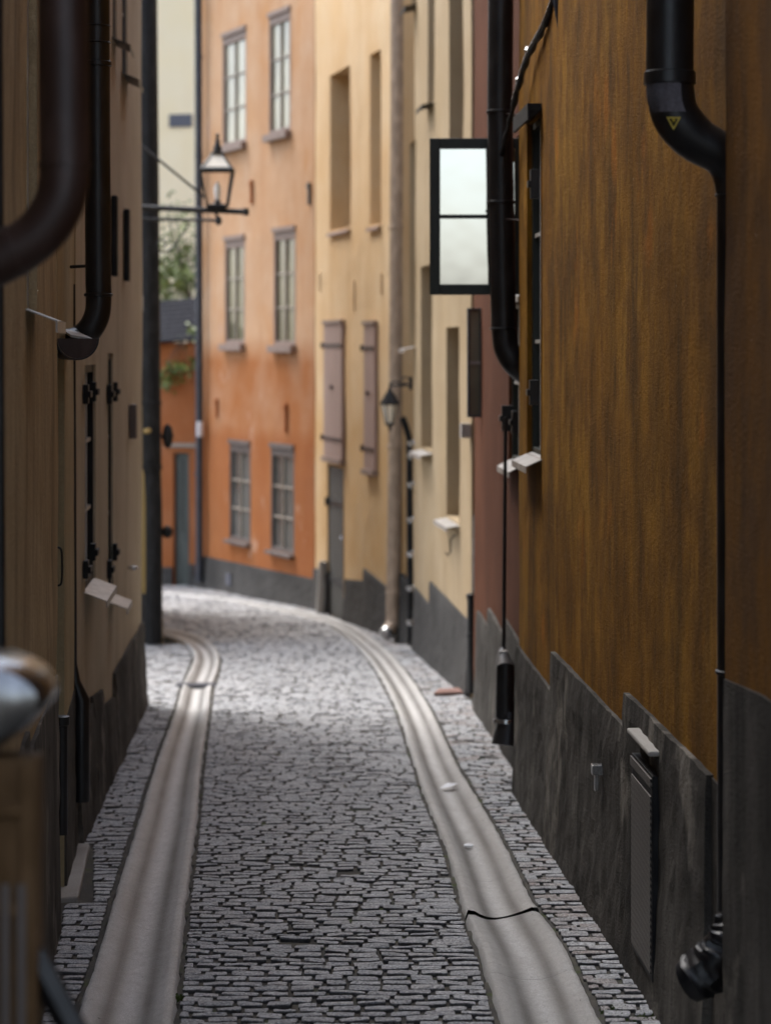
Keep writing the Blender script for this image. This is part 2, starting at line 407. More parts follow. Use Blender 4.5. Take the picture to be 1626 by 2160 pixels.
def house(name, wall, label, loc=None):
    b = wall.P(wall.len/2, 0, 0); b.z = gz(b.y)
    return thing(name, b, label, 'house')
def H(wall, a, b, top, bot, rec, mid=None):
    """opening from photo columns a..b and rows top..bottom measured at column mid"""
    mid = (a+b)/2 if mid is None else mid
    ua, ub = wall.u(a), wall.u(b)
    if ua > ub: ua, ub = ub, ua
    return (ua, ub, wall.z(mid, bot), wall.z(mid, top), rec)
def plseg(wall, a, ya, b, yb, proud=.03): return (wall.u(a, proud), wall.u(b, proud), wall.z(a, ya, proud), wall.z(b, yb, proud))
def hinge(wall, parent, px, py0, py1, w_=.05, out=.06, mat='black_metal', n0=0.002):
    m = MB(); u = wall.u(px, out/2); wall.box(m, u-w_/2, u+w_/2, n0, out, wall.z(px, py1), wall.z(px, py0))
    z = wall.z(px, (py0+py1)/2); wall.box(m, u-w_*.8, u+w_*.8, out+.001, out+.018, z-.02, z+.02)
    return m.build('hinge', mat, parent, bevel=.003)

# ------------------------------------------------------------------ wall lines of the street
R0 = Wall((1.19, 8.3), (1.49, 3.5))
R1 = Wall((.9106, 16.15), (1.248, 8.31))
RED = Wall((.808, 21.6), (1.026, 16.17))
TAN = Wall((.33, 27.25), (.80, 22.1))
YEL = Wall((-.99, 33.5), (.20, 28.3))
ORA = Wall((-3.04, 38.6), (-1.0, 33.52))
L1 = Wall((-.93, 4.0), (-1.6275, 11.75))
L2 = Wall((-1.64, 11.76), (-1.834, 14.04))
L3 = Wall((-1.84, 14.05), (-2.205, 21.45))
L4 = Wall((-4.6, 27.9), (-2.63, 27.9))
LOW = Wall((-9.0, 41.0), (-3.1, 38.75))
CRM = Wall((-14, 52), (-1.5, 49))

# ================================================================== RIGHT SIDE
# nearest house on the right
h = house('house', R0, 'ochre brown plaster house nearest the camera on the right, with paint specks')
facade(R0, 13, [], 'ochre_near', h)
plinth(R0, [(.004, R0.u(1600), R0.z(1535, 1435), R0.z(1565, 1440)), (R0.u(1600)+.002, 4.6, R0.z(1565,1440)-.0, R0.z(1565,1440)+.05)], 'plinth', h, proud=.010, amp=.006, flare=.0)
# brown house with the long stained wall
h = house('house', R1, 'long stained ochre brown house with stepped black plinth and metal vent cabinet')
w1 = H(R1, 1112, 1141, 250, 962, .10, 1126)
facade(R1, 14, [w1], 'ochre_brown', h)
zA, zB, zC = R1.z(1165,1455), R1.z(1320,1528), R1.z(1520,1668)
plinth(R1, [(0.0, R1.u(1170)-.002, zA+.02, zA), (R1.u(1170), R1.u(1325)-.002, R1.z(1175,1380), zB), (R1.u(1325), R1.u(1504), R1.z(1330,1465), zC+.03)], 'plinth', h, amp=.016)
plinth(R1, [(R1.u(1504)+.003, R1.len-.02, zC+.02, zC)], 'plinth', h, proud=.003, amp=.002, flare=0)
fr = window(R1, h, w1[0], w1[1], w1[2], w1[3], rec=.05, cols=2, rows=3, fm='green_frame', gm='dark_glass', mm='zinc', sill='zinc', sp=.10, fw=.045)
for a in ((1128, 365, 425), (1126, 800, 852)): hinge(R1, fr, *a, w_=.06, out=.06)
m = MB(); z = w1[3]; R1.box(m, w1[0]-.05, w1[1]+.04, .003, .09, z+.01, z+.05); R1.box(m, w1[0]-.05, w1[1]+.04, .075, .09, z-.05, z+.009); m.build('lintel_flashing', 'satin_black', fr)
# vent cabinet on the plinth
cab_u0, cab_u1 = R1.u(1326, .07), R1.u(1369, .07)
b0 = R1.P(cab_u0, 0, 0); cz1, cz0 = R1.z(1347, 1612, .07), R1.z(1347, 2035, .07)
t = thing('vent_cabinet', R1.P((cab_u0+cab_u1)/2, .05, cz0), 'flat grey metal vent cabinet with ribbed door fixed on the black plinth', 'vent cabinet')
m = MB(); R1.box(m, cab_u0, cab_u1, .02, .058, cz0, cz1); m.build('body', 'satin_black', t, bevel=.003)
def vent_mat():
    mm = N('perforated_grey_sheet')
    wv = mm.n('ShaderNodeTexWave'); wv.wave_type = 'BANDS'; wv.bands_direction = 'DIAGONAL'; wv.inputs['Scale'].default_value = 22; mm.l(mm.pos, wv.inputs['Vector'])
    c = mm.mix(wv.outputs['Fac'], (.02,.018,.016), (.20,.18,.16)); mm.bump(wv.outputs['Fac'], .6, .006); return mm.fin(c, .5, .3)
M['vent'] = vent_mat()
m = MB(); R1.box(m, cab_u0+.02, cab_u1-.02, .0585, .064, cz0+.03, cz1-.09); m.build('ribbed_door', 'vent', t)
m = MB(); R1.box(m, cab_u0+.004, cab_u1-.004, .0585, .066, cz1-.05, cz1-.012); m.build('top_rail', 'vent', t)
m = MB(); R1.box(m, cab_u0-.02, cab_u1+.02, .0, .078, cz1+.085, cz1+.108); m.build('stone_ledge', 'slab', t, bevel=.008)
m = MB()
u = R1.u(1262,.05); z = R1.z(1262,1625,.05); R1.box(m, u-.03, u+.03, .01, .085, z-.02, z+.03); R1.box(m, u-.012, u+.012, .05, .072, z-.10, z-.021)
tag(m.build('wall_hook', 'steel', bevel=.004, origin=R1.P(u,.03,z)), 'small rusty grey iron hook on the black plinth beside the vent cabinet', 'hook')
# cable with clips near the top
t = thing('cable', PT(1130, 100, 15.2), 'sloping dark twisted cable with silver beads on the ochre wall at the top', 'cable')
pts = curve([PT(1052, 330, 16.3)+Vector((.02,0,0)), PT(1080, 235, 15.8), PT(1110, 130, 15.2), PT(1150, 50, 14.4), PT(1175, -20, 14.0)], 10)
m = MB(); m.tube(pts, [.018+.006*math.sin(i*1.7) for i in range(len(pts))], 8); m.build('wire', 'satin_black', t, smooth=True)
bp = []; br_ = []
for i in range(12, len(pts)-1):
    for k in range(10): bp.append(pts[i].lerp(pts[i+1], k/10)+Vector((-.016, -.012, .012))); br_.append(.003+.005*abs(math.sin(k*math.pi/2.5)))
m = MB(); m.tube(bp, br_, 6); m.build('bead_chain', 'steel', t)
m = MB(); m.tube([PT(1174,-10,13.9), PT(1178,30,13.9), PT(1183,95,13.9)], [.03,.022,.004], 8); m.build('end_sleeve', 'blue_metal', t, smooth=True)
for px, py in ((1093, 170), (1112, 108)):
    p = PT(px, py, 15.6); m = MB(); m.lathe(p, [(.004,-.03),(.02,-.01),(.022,.01),(.004,.03)], 10); m.build('clip', 'steel', t, smooth=True)

# oxide red house
h = house('house', RED, 'narrow oxide red house between the tan house and the stained ochre house')
w2 = H(RED, 1074, 1098, 640, 975, .08, 1083); w3 = H(RED, 1074, 1106, 290, 615, .12, 1090)
facade(RED, 9.5, [w2, w3], 'oxide_red', h)
fr = window(RED, h, *w2[:4], rec=.04, cols=2, rows=2, fm='green_frame', gm='glass', mm='zinc', sp=.09, fw=.04)
hinge(RED, fr, 1070, 852, 905, .05, .09); hinge(RED, fr, 1086, 865, 912, .05, .05)
fr = window(RED, h, *w3[:4], rec=.10, cols=1, rows=2, fm='green_frame', gm='dark_glass', mm='green_frame', sill='zinc', sp=.05)
Ys = 16.85
sash(h, ((1108-CX)/F*Ys, Ys), ((906-CX)/F*(Ys+.02), Ys+.02), EYE-(622-HY)/F*Ys, EYE-(292-HY)/F*Ys, 'green_frame', 'mirror_glass', 1, fw=.075)
plinth(RED, [plseg(RED,1003,1288,1026,1322), plseg(RED,1027,1283,1060,1345), plseg(RED,1061,1305,1100,1372)], 'plinth', h, flare=.03)
m = MB(); p = PT(1098, 100, 18.0); m.tube([p+Vector((.02,0,-.35)), p+Vector((0,0,0)), p+Vector((0,0,.1))], [.012,.014,.01], 8); m.lathe(p+Vector((0,0,.02)), [(.01,-.04),(.045,0),(.05,.08),(.03,.14),(.008,.17)], 14)
tag(m.build('wall_finial', 'satin_black', smooth=True, origin=p), 'small black bulb shaped finial on the red wall right of the black pipe', 'finial')

# tan house
h = house('house', TAN, 'tan plaster house with tall blind niches and pale sills beside the red house')
niches = [H(TAN, 865, 876, 300, 728, .22), H(TAN, 903, 916, -250, 218, .22), H(TAN, 888, 911, 560, 948, .25), H(TAN, 942, 969, 690, 1095, .28), H(TAN, 948, 976, -300, 520, .28), H(TAN, 868, 878, -300, 12, .2)]
facade(TAN, 8.2, niches, 'tan', h)
for k, q in enumerate(niches):
    window(TAN, h, q[0], q[1], q[2], q[3], rec=q[4]-.03, cols=2, rows=3, fm='grey_frame', gm='dark_glass', mm='grey_frame', sill='zinc' if k in (0, 2, 3) else 'satin_black', sp=.13, sillth=.03)
Ys = 20.85
sash(h, ((1015-CX)/F*Ys, Ys), ((984-CX)/F*Ys, Ys-.02), EYE-(880-HY)/F*Ys, EYE-(650-HY)/F*Ys, 'blue_metal', 'glass_top', 1, fw=.018, bar_mat='zinc')
m = MB(); TAN.box(m, TAN.len-.16, TAN.len-.02, .003, .09, TAN.z(998, 925), TAN.z(998, 895)); m.build('sill', 'zinc', h)
plinth(TAN, [plseg(TAN,872,1238,903,1278), plseg(TAN,904,1226,986,1313)], 'plinth_far', h, flare=.04)
m = MB(); p = TAN.P(TAN.u(950,.06), .06, TAN.z(950,1130)); m.tube([p+Vector((.05,0,.05)), p, p-Vector((0,0,.12)), p-Vector((.03,0,.16)), p-Vector((.05,0,.12))], .008, 8)
tag(m.build('wall_hook', 'satin_black', smooth=True, origin=p), 'thin iron hook hanging on the tan wall below a pale window sill', 'hook')
m = MB(); a = G(915, 1469); b = G(1003, 1466); m.hexa([a+Vector((0,0,.0)), b, b+Vector((0,.35,-.01)), a+Vector((.05,.35,-.01)), a+Vector((0,0,.035)), b+Vector((0,0,.035)), b+Vector((0,.35,.025)), a+Vector((.05,.35,.025))])
tag(m.build('brick_threshold', 'red_brick', bevel=.006, origin=a), 'flat reddish brick threshold on the cobbles at the foot of the tan wall', 'threshold')

# yellow house
h = house('house', YEL, 'apricot yellow house with closed mauve shutters, a dark door and deep windows')
q1 = H(YEL, 697, 739, 150, 482, .34, 715); q2 = H(YEL, 781, 804, 110, 472, .34, 792)
d1 = H(YEL, 691, 725, 985, 1306, .05, 708)
facade(YEL, 8.3, [q1, q2, d1], 'yellow', h)
for q in (q1, q2): window(YEL, h, *q[:4], rec=.30, cols=2, rows=3, fm='brown_door', gm='glass', mm='brown_door', sill='shutter', sp=.05, fw=.07)
for k, (a, b, t0, b0, c0) in enumerate(((690, 728, 683, 965, 709), (775, 797, 685, 990, 786))):
    u0, u1, z0, z1 = H(YEL, a, b, t0, b0, 0, c0)[:4]
    m = MB(); nb = 5
    for i in range(nb):
        YEL.box(m, u0+(u1-u0)*i/nb+.004, u0+(u1-u0)*(i+1)/nb-.004, .01, .05, z0, z1)
    YEL.box(m, u0+.01, u1-.01, .006, .03, z0+.01, z1-.01)
    sh = m.build('shutter', 'shutter', h, bevel=.003)
    m = MB(); YEL.box(m, u0-.03, u1+.03, .006, .085, z0-.07, z0-.005); m.build('shutter_sill', 'mauve_frame', sh)
    m = MB(); YEL.box(m, u0-.03, u1+.03, .006, .07, z1+.004, z1+.05); m.build('shutter_cap', 'mauve_frame', sh)
    for f in (.14, .84):
        m = MB(); zz = z0+(z1-z0)*f; YEL.box(m, u0-.06, u1-.02, .051, .062, zz-.022, zz+.022); m.lathe(YEL.P(u0-.05,.06,zz), [(.02,-.04),(.025,0),(.02,.04)], 8); m.build('hinge_strap', 'brown_metal', sh)
    m = MB(); zz = (z0+z1)/2+.05; YEL.box(m, (u0+u1)/2-.07, (u0+u1)/2+.07, .051, .07, zz-.014, zz+.014); m.lathe(YEL.P((u0+u1)/2,.075,zz), [(.01,-.03),(.02,0),(.01,.03)], 8); m.build('latch', 'brown_metal', sh)
u0, u1, z0, z1, _ = d1
m = MB(); zmid = YEL.z(708,1050)
for i in range(4): YEL.box(m, u0+(u1-u0)*i/4+.004, u0+(u1-u0)*(i+1)/4-.004, -.045, -.02, z0, zmid)
YEL.box(m, u0, u1, -.048, -.024, zmid+.002, z1)
dr = m.build('door', 'door_dark', h, bevel=.003)
for zz in (YEL.z(708, 1062), YEL.z(708, 1225)):
    m = MB(); YEL.box(m, u0+.01, u1-.01, -.019, .0, zz-.03, zz+.03); m.lathe(YEL.P(u0+.04,.02,zz), [(.02,-.06),(.03,0),(.02,.06)], 8); m.build('hinge_strap', 'black_metal', dr)
m = MB(); m.lathe(YEL.P(u1-.10,.01,YEL.z(708,1130)), [(.012,-.03),(.03,0),(.012,.03)], 10); m.build('handle', 'steel', dr)
plinth(YEL, [plseg(YEL,661,1198,689,1206)], 'plinth_far', h, flare=.05)
plinth(YEL, [plseg(YEL,726,1222,764,1225), plseg(YEL,765,1199,826,1250), plseg(YEL,827,1250,838,1262), plseg(YEL,839,1205,864,1238)], 'plinth_far', h, flare=.05)
m = MB(); m.tube([YEL.P(YEL.u(676,.09), .07, gz(32.9)-.05), YEL.P(YEL.u(676,.09), .05, YEL.z(676,1178))], [.09,.06], 12)
tag(m.build('guard_stone', 'slab', smooth=True, origin=YEL.P(YEL.u(676,.09), .10, gz(32.9))), 'pale worn guard stone at the left side of the dark door', 'guard stone')
for (px, y0, y1) in ((748, 590, 655), (805, 575, 620), (676, 575, 615)):
    m = MB(); u = YEL.u(px); YEL.box(m, u-.02, u+.02, .0, .02, YEL.z(px,y1), YEL.z(px,y0)); m.build('wall_anchor', 'yellow', h, bevel=.004)

# orange house
h = house('house', ORA, 'orange plaster house facing up the street with six tall mullioned windows')
W6 = [(470,520,72,305,494),(568,613,30,280,590),(475,517,506,725,496),(578,624,488,728,601),(485,529,938,1142,507),(572,621,946,1165,596)]
hs_ = [H(ORA, a, b, t_, bt, .06, c_) for a, b, t_, bt, c_ in W6]
facade(ORA, 8.9, hs_, 'orange', h)
for k, q in enumerate(hs_):
    gm = ('glass_top','glass_top','glass_pale','glass_pale','glass','glass')[k]; fm = 'grey_frame' if k > 3 else 'mauve_frame'
    fr = window(ORA, h, *q[:4], rec=.02, cols=2, rows=3, fm=fm, gm=gm, mm='mullion', sill=None, fw=.06, head=.06)
    m = MB(); ORA.box(m, q[0]-.04, q[1]+.04, .003, .10, q[2]-.11 if k < 4 else q[2]-.05, q[2]-.002); m.build('sill', fm, fr, bevel=.006)
    m = MB(); ORA.box(m, q[0]-.01, q[1]+.01, .003, .035, q[3]+.002, q[3]+.07); m.build('lintel', fm, fr)
    if k in (0, 1, 2, 3): fr['label'] = ('upper tall window', 'upper tall window nearer the yellow house', 'middle window beside the blue pipe', 'middle window nearer the yellow house')[k]
for px, y0, y1, mt in ((655,385,432,'black_metal'), (605,850,912,'orange_low'), (460,840,880,'orange_low'), (533,380,430,'orange_low')):
    m = MB(); u = ORA.u(px); ORA.box(m, u-.03, u+.03, .003, .04, ORA.z(px,y1), ORA.z(px,y0)); ORA.box(m, u-.045, u+.045, .041, .055, ORA.z(px,y0)-.08, ORA.z(px,y0)-.03); m.build('wall_anchor', mt, h, bevel=.005)
plinth(ORA, [(ORA.u(416), ORA.len, ORA.z(425,1172), ORA.z(655,1219))], 'plinth_far', h, flare=.04)
m = MB(); u = ORA.u(483,.05); ORA.box(m, u-.12, u+.10, .05, .062, ORA.z(483,1232), ORA.z(483,1208)); m.build('plinth_vent', 'sign_grey', h)

# ================================================================== LEFT SIDE
h = house('house', L1, 'olive beige plaster house nearest on the left with a peeling window')
q = H(L1, 56, 77, -220, 655, .10, 68)
facade(L1, 9.5, [q], 'olive', h, amp=.012)
fr = window(L1, h, *q[:4], rec=.05, cols=2, rows=1, fm='zinc', gm='dark_glass', mm='mullion', sill='zinc', sp=.12, fw=.05, sillth=.035)
plinth(L1, [(0, L1.u(60), L1.z(78,1545)+.10, L1.z(78,1545)+.1), (L1.u(60)+.002, L1.len-.02, L1.z(78,1545), L1.z(117,1432))], 'plinth', h, proud=.012, flare=.012, amp=.012)
h = house('house', L2, 'narrow beige plaster house with a recessed red brown door on the left')
q = H(L2, 119.5, 134, 745, 1760, .22, 127); q = (L2.u(120.5), L2.u(135), gz(12)-.2, L2.z(127,745), .22)
facade(L2, 8.6, [q], 'taupe', h)
m = MB(); L2.box(m, q[0], q[1], -.215, -.17, q[2], q[3]); dr = m.build('door', 'brown_door', h)
L2.box(m := MB(), q[0]+.02, q[0]+.05, -.169, -.15, q[2], q[3]); m.build('door_moulding', 'brown_door', dr)
p0 = PT(117, 1155, 11.9); p1 = PT(117, 1235, 11.9)
m = MB(); m.tube(curve([p0, p0+Vector((.026,0,-.004)), p0+Vector((.034,0,-.04)), p1+Vector((.034,0,.04)), p1+Vector((.026,0,.004)), p1], 5), .0055, 8)
m.build('handle', 'black_metal', dr, smooth=True)
plinth(L2, [(L2.u(135.5), L2.len, L2.z(142,1507), L2.z(159,1446))], 'plinth', h, proud=.010, flare=.01, amp=.012)
h = house('house', L3, 'taupe plaster house with pairs of tall casements and silver sills on the left')
A_ = H(L3, 179, 190, 770, 1245, .10, 184); A2 = H(L3, 196, 201, 765, 1240, .10, 198); B_ = H(L3, 228, 238, 745, 1262, .10, 233); D_ = H(L3, 258, 268, -250, 165, .10); E_ = H(L3, 238, 246, -250, 90, .10)
A_ = (A_[0], A2[1], A_[2], A_[3], .1)
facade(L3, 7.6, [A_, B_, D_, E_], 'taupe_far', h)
for k, q in enumerate((A_, B_, D_, E_)):
    fr = window(L3, h, *q[:4], rec=.03, cols=2, rows=3, fm='satin_black' if k < 2 else 'blue_metal', gm='glass', mm='zinc', sill='zinc' if k < 2 else 'black_metal', sp=.14 if k < 2 else .13, fw=.05, sillth=.03)
    if k < 2:
        a = (182, 232)[k]; b = (198, 244)[k]
        for px, y0, y1 in ((a, 810, 850), (b, 805, 845), (b-1, 1140, 1175), (a, 1175, 1212)): hinge(L3, fr, px, y0, y1, .10, .035, 'satin_black')
for px, y0, y1 in ((250,428,590),(275,455,600)):
    m = MB(); u = L3.u(px,.05); L3.box(m, u-.10, u+.05, .004, .05, L3.z(px,y1), L3.z(px,y0)); m.build('shutter_edge', 'satin_black', h, bevel=.01)
m = MB(); u = L3.u(284,.04); L3.box(m, u-.10, u+.10, .004, .06, L3.z(281,920), L3.z(281,850)); m.build('meter_box', 'grey_frame', h, bevel=.006)
plinth(L3, [(0.02, L3.u(192), L3.z(175,1475)-.15, L3.z(192,1450)-.1), (L3.u(192)+.002, L3.u(212), L3.z(205,1445), L3.z(214,1450)), (L3.u(212)+.002, L3.u(238), L3.z(222,1470), L3.z(236,1475)), (L3.u(238)+.002, L3.len, L3.z(243,1410), L3.z(272,1370))], 'plinth', h, flare=.04, amp=.02)
h = house('house', L4, 'mustard yellow house corner behind the tall black drainpipe at the left bend')
m = MB(); fp = [(-4.6,27.9),(-2.61,27.9),(-3.45,33.5),(-4.9,33.5)]
m.hexa([(x,y,-1.8) for x,y in fp]+[(x-(.08 if x > -3.6 else 0),y,7.4) for x,y in fp]); m.build('wall', 'mustard', h)
plinth(L4, [(0, L4.len, L4.z(345,1252), L4.z(345,1252))], 'plinth_far', h, flare=.04)
# garden wall and cream house behind
gw = thing('garden_wall', LOW.P(LOW.len/2,0,gz(40)), 'low orange wall with grey green door beyond the bend, under a dark roof edge', 'wall')
dq = (LOW.u(366), LOW.u(399), gz(39.3)-.1, LOW.z(382,955), .12)
ztop = LOW.z(380, 722)
facade(LOW, ztop, [dq], 'orange_low', gw, depth=.5)
m = MB(); LOW.box(m, dq[0], dq[1], -.115, -.08, dq[2]+.05, dq[3]); dr = m.build('door', 'door_green', gw)
m = MB(); LOW.box(m, dq[0]+.12, dq[1]-.12, -.079, -.07, dq[2]+1.0, dq[3]-.12); m.build('door_panel', 'glass', dr)
m = MB(); LOW.box(m, dq[0]-.15, dq[1]+.3, .003, .05, LOW.z(382,943), LOW.z(382,935)); m.build('string_course', 'mullion', gw)
plinth(LOW, [(LOW.u(330), dq[0]-.01, LOW.z(355,1196), LOW.z(355,1196))], 'plinth_far', gw)
plinth(LOW, [(dq[1]+.01, LOW.len-.02, LOW.z(405,1190), LOW.z(405,1190))], 'plinth_far', gw)
# slate roof of the shed behind the wall
m = MB(); rt = thing('shed', LOW.P(LOW.len-1.4,-1.2,gz(40)), 'small shed with dark slate roof showing above the low orange wall', 'shed')
za = LOW.z(340, 728); zb_ = LOW.z(415, 705)
nrow = 9
for i in range(nrow):
    f0, f1 = i/nrow, (i+1)/nrow
    for (ua, ub) in ((LOW.len-2.6, LOW.len+.3),):
        m.hexa([LOW.P(ua,.12-1.5*f0,za-.12+.75*f0+0), LOW.P(ub,.12-1.5*f0,zb_-.08+.75*f0), LOW.P(ub,.12-1.5*f1,zb_-.08+.75*f1-.02), LOW.P(ua,.12-1.5*f1,za-.12+.75*f1-.02),
                LOW.P(ua,.12-1.5*f0,za-.07+.75*f0), LOW.P(ub,.12-1.5*f0,zb_-.03+.75*f0), LOW.P(ub,.12-1.5*f1,zb_-.05+.75*f1), LOW.P(ua,.12-1.5*f1,za-.09+.75*f1)])
m.build('roof', 'slate', rt)
m = MB(); LOW.box(m, LOW.len-2.5, LOW.len+.2, -1.6, -.52, gz(40)-.2, za-.1); m.build('wall', 'orange_low', rt)
h = house('house', CRM, 'tall pale cream house far behind with a small dark plaque')
cz = (-12, -9)
ch = [H(CRM, -60, -20, 100, 330, .2)]
facade(CRM, 16, ch, 'cream', h)
window(CRM, h, *ch[0][:4], rec=.1, fm='mullion', gm='glass_pale')
m = MB(); u0, u1 = CRM.u(357,.02), CRM.u(405,.02); CRM.box(m, u0, u1, .004, .03, CRM.z(380,268), CRM.z(380,241)); m.build('plaque', 'sign_grey', h, bevel=.004)
m = MB(); CRM.box(m, -.2, CRM.len+.2, -5.2, .35, 16.002, 16.3); m.build('roof', 'slate', h)

# ================================================================== DOWNPIPES
def downpipe(label, pts, rad, mat, collars=(), extra=None, name='downpipe', n=20, cat='drainpipe', cr=.012, brackets=()):
    pts = [Vector(p) for p in pts]; t = thing(name, (pts[-1].x, pts[-1].y, pts[-1].z), label, cat)
    m = MB(); m.tube(pts, rad, n); m.build('pipe', mat, t, smooth=True)
    for (p, r_, h_) in collars:
        m = MB(); m.lathe(Vector(p), [(r_,-h_/2),(r_+cr*.6,-h_/2+.004),(r_+cr*.6,h_/2-.004),(r_,h_/2)], n); m.build('collar', mat, t, smooth=True)
    return t
# big brown pipe, nearest left
Y = 6.2
pts = curve([PT(132,-400,Y), PT(133,-100,Y), PT(135,200,Y), PT(137,350,Y)], 3)+curve([PT(136,380,Y), PT(125,430,Y), PT(90,485,Y), PT(40,525,Y), PT(-30,560,Y), PT(-130,585,Y)], 6)
t = downpipe('thick brown drainpipe bending toward the wall, blurred at upper left', pts, .066, 'brown_metal')
m = MB()
m.tube([PT(137,345,Y), PT(137,352,Y)], .071, 20); m.build('collar', 'brown_metal', t, smooth=True)
m = MB(); a, b = PT(38,526,Y), PT(26,531,Y); m.tube([a, b], .0705, 20); m.build('collar', 'brown_metal', t, smooth=True)
def bracket(t, p, q, r=.010, mat='black_metal'):
    m = MB(); m.tube([p, q], r, 6); m.build('wall_bracket', mat, t)
# second black pipe
Y = 13.0
pts = [PT(204,-300,Y), PT(205,0,Y), PT(206,300,Y), PT(208,600,Y)]+curve([PT(209,620,Y), PT(206,662,Y), PT(190,695,Y), PT(165,715,Y), PT(140,722,Y-.1)], 6)
t = downpipe('black drainpipe curving into a half round trough on the left beige wall', pts, .071, 'black_metal',
    [(PT(204.5,55,Y), .071, .01), (PT(205,90,Y), .071, .01), (PT(205.5,135,Y), .073, .03), (PT(208,622,Y), .072, .02)])
for y_ in (96, 560): bracket(t, PT(206,y_,13.0), PT(150,y_+3,13.1))
# half round trough below it
tr = thing('rain_trough', PT(160, 735, 12.1), 'dark half round metal trough with end cap under the black pipe bend', 'trough')
m = MB(); m2 = MB(); Yf, Yb = 12.0, 12.5; cxw = (164-CX)/F*Yf; rr = 46/F*Yf; zt = EYE-(714-HY)/F*Yf
prof = [(math.cos(a)*rr, math.sin(a)*rr) for a in [math.pi+math.pi*k/14 for k in range(15)]]
vs = [(cxw+x, Yf, zt+z) for x, z in prof]+[(cxw-.12+x, Yb, zt+z) for x, z in prof]+[(cxw+x*.93, Yf, zt+z*.93) for x, z in prof]+[(cxw-.12+x*.93, Yb, zt+z*.93) for x, z in prof]
fs = []
for i in range(14): fs += [(i,i+1,15+i+1,15+i), (30+i,45+i,45+i+1,30+i+1), (i,30+i,31+i,i+1), (15+i,16+i,46+i,45+i)]
fs += [(0,15,45,30), (14,44,59,29)]
m.add(vs, fs); m.build('trough', 'black_metal', tr, smooth=True)
m = MB(); m.add([(cxw+x*.92, Yf+.004, zt+z*.92) for x, z in prof]+[(cxw+x*.92, Yf+.012, zt+z*.92) for x, z in prof], [tuple(range(15)), tuple(range(15,30))]); m.build('end_cap', 'brown_metal', tr)
m = MB(); m.hexa([PT(124,690,12.9)+Vector((0,0,-.01)), PT(166,700,12.9)+Vector((0,0,-.01)), PT(196,714,12.1)+Vector((0,0,-.012)), PT(150,706,12.1)+Vector((0,0,-.012)), PT(124,690,12.9), PT(166,700,12.9), PT(196,714,12.1), PT(150,706,12.1)]); m.build('flap', 'zinc', tr)
# far-left tall black pipe
Y = 27.72
pts = [PT(310,-400,Y), PT(312,0,Y), PT(316,400,Y), PT(320,900,Y), PT(321,985,Y)]+curve([PT(322,1000,Y),PT(324,1040,Y),PT(325,1100,Y), PT(325,1355,Y)], 3)
t = downpipe('tall thick black drainpipe in front of the mustard house corner', pts, [.112]*5+[.098]*(len(pts)-5), 'satin_black', [(PT(320,850,Y), .113, .04), (PT(321,985,Y), .113, .05), (PT(318,700,Y), .113, .02)])
m = MB(); m.tube([PT(306,910,Y-.1), PT(316,908,Y-.14)], .03, 8); m.build('bracket', 'mustard', t)
m = MB(); p = PT(292,640,23.5); m.box(p-Vector((.045,.04,.085)), p+Vector((.045,.04,.085)))
tag(m.build('junction_box', 'white_plastic', bevel=.012, origin=p), 'small white plastic box beside the tall black pipe', 'box')
# pipe on the orange house
Y = 38.2
px0 = 421
t = downpipe('long blue black drainpipe down the left edge of the orange house', [PT(418,-200,Y), PT(421,700,Y), PT(421,1228,Y)], .062, 'blue_metal', [(PT(420,y_,Y), .062, .06) for y_ in (120, 330, 720, 1000)])
m = MB(); m.lathe(PT(422,905,Y-.1), [(.05,-.12),(.055,0),(.05,.12)], 10); m.build('meter', 'white_plastic', t)
# near thin left pipe
Y = 7.0
downpipe('very narrow black pipe at the extreme left edge, badly out of focus', [PT(-6,-300,Y), PT(2,1500,Y)], .016, 'black_metal', cat='pipe')
# thin pipe between the beige and the taupe house
t = downpipe('slim black pipe between the beige and the taupe house, wider at its foot', [PT(158,600,14.0)+Vector((0,-.05,0)), PT(159,1400,13.9), PT(160,1438,13.9), PT(172,1475,13.9), PT(172,1690,13.9)], [.012,.012,.03,.05,.05], 'black_metal')
t = downpipe('short broad black pipe foot beside the red brown door', [PT(131,1515,12.2), PT(131,1760,12.2)], [.032,.032], 'black_metal', [(PT(131,1520,12.2), .034, .05)])
# right: black pipe in front of the open sash
Y = 16.35
pts = [PT(1056,-400,Y), PT(1056,0,Y), PT(1054,230,Y), PT(1057,450,Y), PT(1062,690,Y)]+curve([PT(1063,700,Y), PT(1068,735,Y), PT(1085,765,Y), PT(1108,785,Y+.05)], 6)
t = downpipe('black drainpipe with elbow in front of the open window sash', pts, .088, 'black_metal', [(PT(1054,236,Y), .089, .02), (PT(1057,427,Y), .090, .02), (PT(1061,693,Y), .09, .015)])
for y_ in (240, 462): bracket(t, PT(1060,y_,16.3), PT(1112,y_+4,16.1), .008, 'brown_metal')
t = downpipe('thin black pipe down the red wall ending in a wide shoe', [PT(1066,880,17.2), PT(1062,1375,17.2)], .014, 'black_metal')
m = MB(); m.tube([PT(1060,1372,17.2), PT(1062,1392,17.1), PT(1066,1410,16.75), PT(1066,1520,16.75)], [.03,.055,.068,.072], 16); m.build('lower_pipe', 'black_metal', t, smooth=True)
m = MB(); m.tube(curve([PT(1074,1500,16.75), PT(1072,1538,16.74), PT(1068,1573,16.72)], 5), [.07,.075,.08,.085,.09,.095,.10,.103,.105,.107,.11], 18); 
m.build('shoe', 'black_metal', t, smooth=True)
m = MB(); m.tube([PT(1067,1515,16.75), PT(1067,1523,16.75)], [.090,.094], 18); m.build('shoe_rim', 'steel', t, smooth=True)
m = MB(); p = PT(1061,1378,17.1); m.box(p-Vector((.03,.03,.02)), p+Vector((.03,.03,.02))); m.build('bracket', 'zinc', t, bevel=.004)
